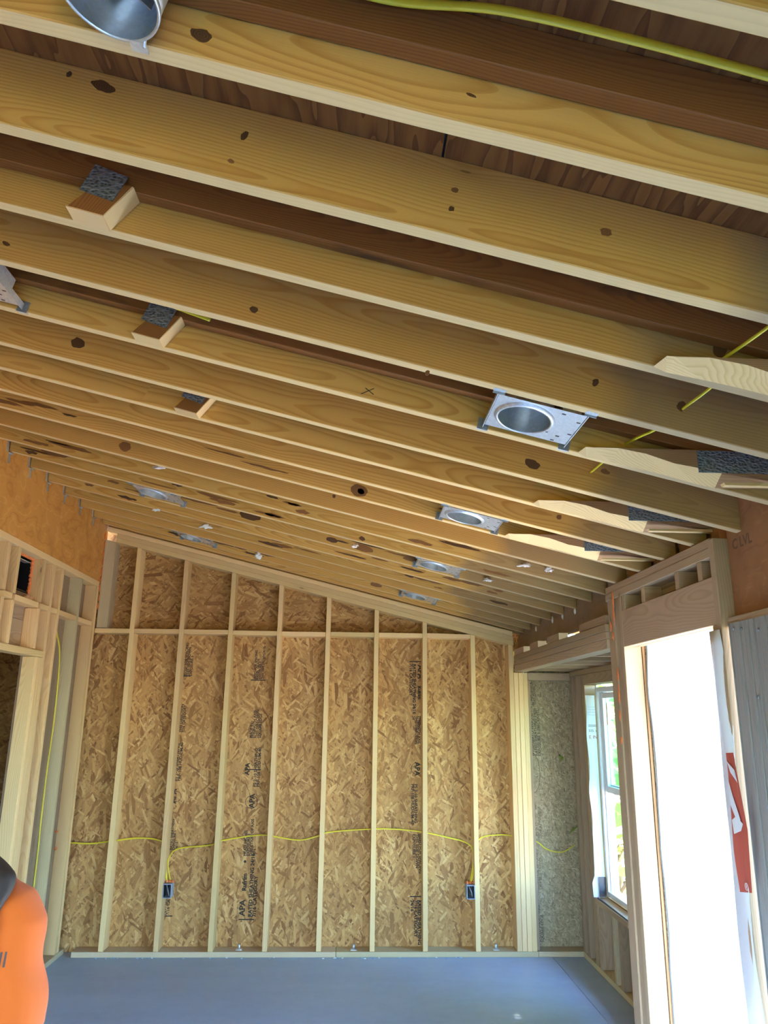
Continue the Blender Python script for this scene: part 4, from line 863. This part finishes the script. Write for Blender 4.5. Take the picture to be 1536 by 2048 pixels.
# ---- person
PX, PY = -.952, 2.03
def loft(bm, rings, seg=20, sq=1.0):
    R_ = []
    for c, rx, ry, ax in rings:
        ax = AX(ax); a = (Vector((1, 0, 0))-ax*ax.x).normalized(); b = ax.cross(a)
        R_.append([bm.verts.new(Vector(c)+a*math.copysign(abs(math.cos(k*2*math.pi/seg))**sq, math.cos(k*2*math.pi/seg))*rx+b*math.copysign(abs(math.sin(k*2*math.pi/seg))**sq, math.sin(k*2*math.pi/seg))*ry) for k in range(seg)])
    for i in range(len(R_)-1):
        for k in range(seg): bm.faces.new((R_[i][k], R_[i][(k+1) % seg], R_[i+1][(k+1) % seg], R_[i+1][k]))
    bm.faces.new(R_[0][::-1]); bm.faces.new(R_[-1])
def chain(bm, pts, radii, ry=None, seg=12):
    pts = [Vector(p) for p in pts]; rings = []
    for i, p in enumerate(pts):
        t = (pts[min(i+1, len(pts)-1)]-pts[max(i-1, 0)]).normalized(); rings.append((p, radii[i], (ry or radii)[i], t))
    loft(bm, rings, seg)
def ball(bm, c, s_, seg=16):
    r_ = bmesh.ops.create_uvsphere(bm, u_segments=seg, v_segments=seg, radius=1)
    for v in r_['verts']: v.co = Vector((v.co.x*s_[0]+c[0], v.co.y*s_[1]+c[1], v.co.z*s_[2]+c[2]))
def fuse(bm, voxel, smooth=4):
    me = bm_mesh(bm, 'tmp'); o = bpy.data.objects.new('tmp', me); COL.objects.link(o)
    m_ = o.modifiers.new('r', 'REMESH'); m_.mode = 'VOXEL'; m_.voxel_size = voxel; m2 = o.modifiers.new('s', 'SMOOTH'); m2.factor = .5; m2.iterations = smooth
    bpy.context.view_layer.update(); out = bpy.data.meshes.new_from_object(o.evaluated_get(bpy.context.evaluated_depsgraph_get())); bpy.data.objects.remove(o); return out
PS = (1.08, 1.05, .945)
person = empty('person', (PX, PY, 0)); tag(person, 'person in an orange t-shirt with long dark hair at the left edge', 'person')
P3 = lambda x, y, z: (PX+x, PY+y, z)
bm = bmesh.new()
loft(bm, [(P3(0, 0, .86), .155, .11, (0, 0, 1)), (P3(0, 0, .98), .15, .11, (0, 0, 1)), (P3(0, 0, 1.12), .135, .10, (0, 0, 1)), (P3(0, 0, 1.30), .155, .11, (0, 0, 1)), (P3(0, 0, 1.40), .15, .10, (0, 0, 1)), (P3(0, .005, 1.46), .09, .07, (0, 0, 1)), (P3(0, .012, 1.50), .055, .056, (0, 0, 1)), (P3(-.03, .02, 1.57), .05, .055, (-.3, 0, 1))])
HX = -.055
ball(bm, P3(HX, .035, 1.655), (.073, .092, .112)); ball(bm, P3(HX, .06, 1.60), (.055, .065, .06))
chain(bm, [P3(HX, .125, 1.665), P3(HX, .137, 1.645), P3(HX, .146, 1.628)], [.008, .011, .014])
for s in (-1, 1):
    ball(bm, P3(HX+s*.074, .03, 1.65), (.010, .018, .030), 10)
    chain(bm, [P3(s*.145, 0, 1.42), P3(s*.175, 0, 1.28), P3(s*.195, .005, 1.14), P3(s*.205, .03, 1.02), P3(s*.210, .06, .90)], [.048, .046, .038, .034, .026])
    chain(bm, [P3(s*.210, .06, .905), P3(s*.212, .072, .86), P3(s*.214, .082, .82)], [.018, .022, .018], [.026, .040, .038])
    for j, (dy, L_) in enumerate(((-.030, .060), (-.010, .076), (.010, .082), (.030, .074))):
        b = Vector(P3(s*.214, .082+dy*.9, .822)); chain(bm, [b+Vector((0, 0, .02)), b, b+Vector((-s*.008, .004, -L_*.5)), b+Vector((-s*.026, .008, -L_))], [.010, .0095, .0088, .0075], None, 8)
    b = Vector(P3(s*.206, .105, .86)); chain(bm, [b+Vector((0, -.02, .012)), b+Vector((-s*.004, .012, -.012)), b+Vector((-s*.012, .026, -.042)), b+Vector((-s*.020, .028, -.066))], [.013, .0115, .010, .008], None, 8)
    chain(bm, [P3(s*.085, 0, .92), P3(s*.092, .005, .70), P3(s*.098, .012, .50), P3(s*.100, -.005, .30), P3(s*.102, -.012, .09)], [.088, .078, .056, .052, .036])
    chain(bm, [P3(s*.102, -.04, .05), P3(s*.104, .05, .045), P3(s*.108, .16, .03)], [.034, .038, .030], [.036, .032, .022])
body = link('body', fuse(bm, .0055, 3), SKIN, person, smooth=True)
# face
for s in (-1, 1):
    e = bmesh.new(); ball(e, P3(HX+s*.030, .112, 1.658), (.012, .010, .008), 10); link('eye', bm_mesh(e, 'eye'), EYE, person, smooth=True)
    e = bmesh.new(); ball(e, P3(HX+s*.030, .1205, 1.658), (.005, .003, .005), 8); link('iris', bm_mesh(e, 'iris'), IRIS, person, smooth=True)
e = bmesh.new(); chain(e, [P3(HX-.024, .112, 1.588), P3(HX, .124, 1.589), P3(HX+.024, .112, 1.588)], [.003, .008, .003]); link('mouth', bm_mesh(e, 'mouth'), LIP, person, smooth=True)
# shirt
bm = bmesh.new()
loft(bm, [(P3(0, 0, .84), .180, .135, (0, 0, 1)), (P3(0, 0, .95), .172, .130, (0, 0, 1)), (P3(0, 0, 1.12), .160, .122, (0, 0, 1)), (P3(0, -.004, 1.27), .172, .130, (0, 0, 1)), (P3(0, -.004, 1.38), .172, .122, (0, 0, 1)), (P3(0, 0, 1.435), .150, .098, (0, 0, 1)), (P3(0, .006, 1.475), .105, .075, (0, 0, 1)), (P3(0, .010, 1.498), .068, .066, (0, 0, 1))], 32, .62)
for s in (-1, 1): chain(bm, [P3(s*.105, 0, 1.432), P3(s*.140, -.002, 1.408), P3(s*.158, -.004, 1.36), P3(s*.167, -.004, 1.29), P3(s*.175, 0, 1.21), P3(s*.180, .006, 1.12)], [.040, .054, .059, .060, .060, .058], [.052, .066, .072, .074, .073, .070], 20)
me = fuse(bm, .007, 5)
for v in me.vertices:                                # soft folds
    q = v.co-Vector((PX, PY, 0)); n_ = Vector((q.x*.6, q.y, 0)).normalized()
    w = .004*math.sin(26*q.z+14*abs(q.x))+.006*noise.noise(Vector((q.x*9, q.y*9, q.z*5)))
    if abs(q.x) > .11: w += .004*math.sin(55*(q.z*.8+abs(q.x)*.9))
    v.co += n_*w
shirt = link('t_shirt', me, SHIRT, person, smooth=True)
bpy.context.view_layer.update()
ST = BVHTree.FromPolygons([v.co.copy() for v in me.vertices], [tuple(p.vertices) for p in me.polygons])
tm = text_mesh('all', .046, 'RIGHT', .0004)
p = onY(-13, 1952, 1.89); p = Vector((PX+(p.x-PX)/PS[0], PY+(p.y-PY)/PS[1], p.z/PS[2]))
bt = bmesh.new(); bt.from_mesh(tm); bmesh.ops.triangulate(bt, faces=bt.faces[:]); bmesh.ops.subdivide_edges(bt, edges=[e for e in bt.edges if e.calc_length() > .006], cuts=2)
for v in bt.verts:
    h = ST.ray_cast(Vector((p.x+v.co.x*.8, 1.2, p.z+v.co.y)), Vector((0, 1, 0))); v.co = (h[0] if h[0] else Vector((p.x+v.co.x, 1.90, p.z+v.co.y)))+Vector((0, -.0018, 0))
link('printed_text', bm_mesh(bt, 'txt'), plain('grey_shirt_print', (.12, .08, .07), .8), shirt)
# trousers and shoes
bm = bmesh.new(); loft(bm, [(P3(0, 0, .80), .165, .118, (0, 0, 1)), (P3(0, 0, .88), .166, .120, (0, 0, 1)), (P3(0, 0, .97), .158, .118, (0, 0, 1))])
for s in (-1, 1): chain(bm, [P3(s*.085, 0, .90), P3(s*.093, .004, .70), P3(s*.099, .010, .50), P3(s*.101, -.004, .30), P3(s*.103, -.010, .06)], [.095, .086, .068, .064, .062])
link('trousers', fuse(bm, .009, 4), JEANS, person, smooth=True)
for s in (-1, 1):
    bm = bmesh.new(); chain(bm, [P3(s*.102, -.065, .045), P3(s*.103, .0, .052), P3(s*.106, .09, .042), P3(s*.110, .185, .030)], [.036, .043, .046, .036], [.044, .050, .040, .028]); link('shoe', fuse(bm, .008, 2), SHOE, person, smooth=True)
# hair: a cap over the skull and long locks down the back
bm = bmesh.new(); ball(bm, P3(HX, .012, 1.672), (.086, .096, .116), 20)
loft(bm, [(P3(HX, -.045, 1.68), .088, .050, (0, 0, 1)), (P3(HX+.01, -.055, 1.58), .105, .052, (0, 0, 1)), (P3(-.01, -.085, 1.50), .122, .050, (0, 0, 1)), (P3(0, -.118, 1.43), .108, .034, (0, 0, 1)), (P3(.004, -.130, 1.36), .095, .028, (0, 0, 1)), (P3(0, -.132, 1.27), .07, .022, (0, 0, 1))])
loft(bm, [(P3(.010, -.02, 1.60), .030, .045, (.4, 0, -1)), (P3(.060, -.035, 1.545), .034, .048, (.3, 0, -1)), (P3(.128, -.062, 1.485), .036, .040, (.2, -.3, -1)), (P3(.136, -.088, 1.43), .032, .028, (0, -.3, -1)), (P3(.126, -.110, 1.37), .026, .022, (-.2, -.1, -1)), (P3(.098, -.112, 1.31), .016, .014, (-.1, 0, -1))])
hm = fuse(bm, .008, 3)
for v in hm.vertices:
    q = v.co; v.co += Vector((.007*math.sin(q.z*60+q.x*30), .006*noise.noise(Vector((q.x*45, 0, q.z*6))), 0))
hair = link('hair', hm, HAIR, person, smooth=True)
bm = bmesh.new(); random.seed(11)
for i in range(260):
    a = random.uniform(-1, 1); w0 = .090*a; z0_ = random.uniform(1.60, 1.74); L_ = random.uniform(.20, .42); ph = random.random()*6; pts = []
    for j in range(9):
        t = j/8; z = z0_-L_*t; sp = 1+.42*math.sin(min(1, t*1.25)*math.pi*.62); yb = -.098 if z > 1.52 else -.098-.065*min(1, (1.52-z)/.12)
        pts.append(P3(w0*sp+(HX if z > 1.56 else HX*max(0, (z-1.46)/.10))+.008*math.sin(ph+t*9), yb+.06*abs(a)**2-random.random()*.004-.012+.006*math.sin(ph*2+t*7), z))
    tube_bm(bm, pts, [.0022*(1-.75*j/8) for j in range(9)], 4, 1, False)
link('hair_strands', bm_mesh(bm, 'strands'), HAIR, person, smooth=True)
person.scale = PS
